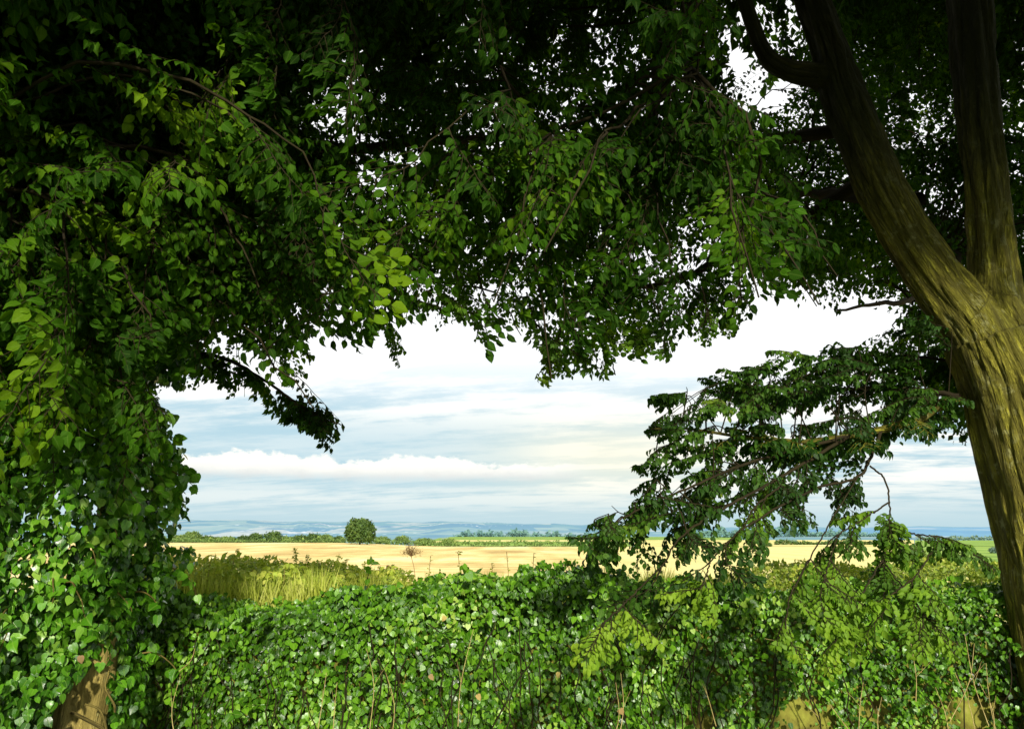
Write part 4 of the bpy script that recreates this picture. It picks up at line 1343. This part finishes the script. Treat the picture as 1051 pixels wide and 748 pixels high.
# dead umbel above the ivy
tip = at(418, 552, 5.2)
um = empty('dead_umbel', tuple(at(424, 590, 5.2)), 'dry brown umbel seed head poking above the middle of the ivy', 'weed')
tb = Tubes()
b0 = at(426, 592, 5.2); hub = at(422, 571, 5.2)
tb.add(smooth_path(np.array([b0, (b0 + hub) / 2 + [.005, 0, 0], hub]), 8), .0022, 5)
lv = Leaves()
for k in range(46):
    a = rng.uniform(0, 2 * math.pi); e = rng.uniform(.35, 1.3)
    q = hub + .085 * np.array([math.cos(a) * math.cos(e) * 1.1, math.sin(a) * math.cos(e), math.sin(e)]) * rng.uniform(.35, 1.0)
    tb.add([hub, (hub + q) / 2 + [0, 0, .006], q], .0011, 3)
    m_ = 12
    X, Yv, Z = frames(rng.normal(0, 1, (m_, 3)), rng.normal(0, 1, (m_, 3)))
    lv.add(q + rng.normal(0, .012, (m_, 3)), X, Yv, Z, rng.uniform(.005, .010, m_), rng.random(m_) * .3)
link('stem', tb.mesh('stem'), M['rust'], um)
link('seed_head', lv.mesh('seed_head', 'small'), M['dead'], um)['kind'] = 'stuff'

# dry stalks leaning on the ivy
spots = [(376, 665, 378, 760, 0), (396, 690, 402, 760, 0), (486, 645, 470, 745, 0), (632, 700, 628, 765, 0), (637, 690, 634, 765, 0), (186, 690, 180, 760, 0), (200, 665, 182, 690, 0), (335, 690, 325, 755, 0), (346, 700, 341, 760, 0),
         (886, 700, 881, 760, 0), (905, 715, 902, 760, 0), (1000, 660, 975, 740, 0), (1005, 700, 1020, 760, 0), (990, 650, 1015, 745, 0), (980, 690, 1003, 760, 0), (1012, 680, 1025, 760, 0), (960, 705, 975, 760, 0), (785, 655, 830, 668, 0),
         (815, 700, 840, 735, 0), (850, 720, 872, 750, 0), (935, 660, 940, 720, 0), (720, 700, 735, 745, 0)]
for x0, y0, x1, y1, _ in spots:
    A, B = at(x0, y0, 4.12 + rng.uniform(-.03, .03)), at(x1, y1, 4.02)
    tb = Tubes()
    mid = (A + B) / 2 + rng.normal(0, .02, 3)
    tb.add(smooth_path(np.array([A, mid, B]), 9), np.linspace(.0013, .0024, 9), 5)
    side = mid + (A - B) * .2 + np.array([rng.normal(0, .05), -.01, .02])
    tb.add([mid, (mid + side) / 2 + [0, -.004, .004], side], [.0012, .001, .0006], 4)
    setp(link('dry_stalk', tb.mesh('dry_stalk'), M['straw']), 'thin straw coloured dry stalk standing up against the ivy face', 'stalk', 'dry stalks against the ivy')

# fallen leaves lodged in the ivy
fallen = [(490, 712, .036, .6, 'tan dead leaf lodged low in the ivy below the wall middle'), (441, 692, .035, .05, 'small rust brown dead leaf caught in the ivy left of middle'), (573, 689, .034, .75, 'yellow dead leaf caught in the ivy right of middle'),
          (457, 632, .032, .8, 'yellow leaf caught high in the ivy near the middle'), (83, 672, .035, .0, 'red brown dead leaf caught in the ivy above the bare left trunk'), (636, 727, .035, .1, 'rust brown dead leaf low in the ivy near the twin straw stalks')]
for px, py, s, rd, lab in fallen:
    p = at(px, py, 4.02 if px > 150 else 3.2)
    X, Yv, Z = frames(np.array([[rng.normal(0, .5), -.1, -1.0]]), np.array([[rng.normal(0, .3), -1.0, .3]]))
    setp(link('dead_leaf', leaf_mesh('dead_leaf', p[None], X, Yv, Z, np.array([s]), np.array([rd]), 'ivy'), M['dead']), lab, 'leaf', 'dead leaves caught in the ivy')

# ------------------------------------------------------------------ sky and sun
SUN_AZ, SUN_EL = R(170), R(22)       # clockwise from +Y: behind the camera, to the right
sd = np.array([math.sin(SUN_AZ) * math.cos(SUN_EL), math.cos(SUN_AZ) * math.cos(SUN_EL), math.sin(SUN_EL)])
sun_d = bpy.data.lights.new('sun', 'SUN')
sun_d.energy = 5.0
sun_d.angle = R(2.0)
sun_d.color = (1.0, 0.94, 0.82)
sun = bpy.data.objects.new('sun', sun_d)
COL.objects.link(sun)
sun.rotation_euler = Vector(sd).to_track_quat('Z', 'Y').to_euler()

w = bpy.data.worlds.new('World')
scene.world = w
w.use_nodes = True
t = NT(w.node_tree)
sky = t.n('ShaderNodeTexSky', sky_type='NISHITA', sun_disc=False, sun_elevation=SUN_EL, sun_rotation=SUN_AZ)
sky.air_density = 1.0; sky.dust_density = 2.0
dirn = t.n('ShaderNodeTexCoord').outputs['Generated']
dx, dy, dz = t.sep(dirn)
el = t.m('MAXIMUM', dz, 0.0)
az = t.m('ARCTAN2', dx, dy)
k = t.m('ADD', el, 0.10)
cv = t.comb(t.m('DIVIDE', dx, k), t.m('DIVIDE', dy, k), 0.0)
rot = t.n('ShaderNodeVectorRotate', rotation_type='Z_AXIS', i_Vector=cv, i_Angle=R(14))
s1 = t.noise(t.vmul(rot.outputs[0], (0.28, 0.95, 1)), 1.0, 6, 0.58)
s2 = t.noise(t.vmul(rot.outputs[0], (0.7, 2.6, 1)), 1.3, 5, 0.6)
st_ = t.m('ADD', t.m('MULTIPLY', s1, 0.65), t.m('MULTIPLY', s2, 0.35))
st_ = t.m('ADD', st_, t.m('MULTIPLY', t.m('SUBTRACT', t.noise(t.vmul(rot.outputs[0], (0.5, 0.8, 1)), 3.0, 7, 0.68), 0.5), 0.55))
streak = t.ss(st_, 0.385, 0.575)
blue = (5.2, 7.5, 8.6)
white = (12.0, 11.8, 11.1)
bandm = t.m('MULTIPLY', t.ss(el, 0.03, 0.06), t.m('SUBTRACT', 1.0, t.ss(el, 0.11, 0.17)))
streak = t.m('MULTIPLY', streak, t.m('SUBTRACT', 1.0, t.m('MULTIPLY', t.m('MULTIPLY', bandm, 0.7), t.m('SUBTRACT', 1.0, t.ss(az, -0.02, 0.12)))))
cl = t.mix(streak, (*blue, 1), (*white, 1))
cl = t.mix(t.m('MULTIPLY', t.ss(el, 0.13, 0.25), 0.95), cl, (12.6, 12.6, 12.5, 1))      # bright high cloud
cl = t.mix(t.m('SUBTRACT', 1.0, t.ss(el, 0.0, 0.075)), cl, (6.0, 8.1, 8.9, 1))             # grey-blue haze low down
# warm patch low ahead
gl = t.m('ADD', t.m('POWER', t.m('DIVIDE', t.m('SUBTRACT', az, 0.14), 0.17), 2.0), t.m('POWER', t.m('DIVIDE', t.m('SUBTRACT', el, 0.095), 0.05), 2.0))
gl = t.m('EXPONENT', t.m('MULTIPLY', gl, -1.0))
cl = t.mix(t.m('MULTIPLY', gl, 0.7), cl, (11.4, 10.7, 8.2, 1))
# cumulus bank low over the far hills
n1 = t.noise(t.comb(t.m('MULTIPLY', az, 7.0), 0.3, 0.0), 1.0, 2, 0.5)
n2 = t.noise(t.comb(t.m('MULTIPLY', az, 34.0), t.m('MULTIPLY', el, 60.0), 0.0), 1.0, 5, 0.65)
topc = t.m('ADD', t.m('ADD', t.m('MULTIPLY', n1, 0.055), t.m('MULTIPLY', n2, 0.034)), 0.044)
m1 = t.ss(t.m('SUBTRACT', topc, el), 0.0, 0.006)
basec = t.m('MULTIPLY_ADD', n2, 0.016, 0.052)
m2 = t.ss(t.m('SUBTRACT', el, basec), -0.004, 0.010)
m3 = t.m('MULTIPLY', t.ss(az, -0.75, -0.5), t.m('SUBTRACT', 1.0, t.ss(az, 0.02, 0.13)))
cum = t.m('MULTIPLY', t.m('MULTIPLY', m1, m2), m3)
shade = t.ss(t.m('ADD', t.m('SUBTRACT', el, basec), t.m('MULTIPLY', t.m('SUBTRACT', n2, 0.5), 0.03)), -0.002, 0.022)
cc = t.mix(shade, (8.0, 8.3, 8.3, 1), (12.2, 11.8, 10.9, 1))
cl = t.mix(t.m('MULTIPLY', cum, 0.95), cl, cc)
fin = t.mix(0.88, sky.outputs[0], cl)
bg = t.n('ShaderNodeBackground', i_Color=fin, i_Strength=0.1)
t.n('ShaderNodeOutputWorld', i_Surface=bg.outputs[0])

scene.view_settings.view_transform = 'Standard'
scene.view_settings.look = 'None'
scene.view_settings.exposure = 0
scene.view_settings.gamma = 1
scene.cycles.max_bounces = 6
scene.cycles.diffuse_bounces = 3
scene.cycles.glossy_bounces = 2
scene.cycles.transmission_bounces = 3
scene.cycles.use_denoising = True
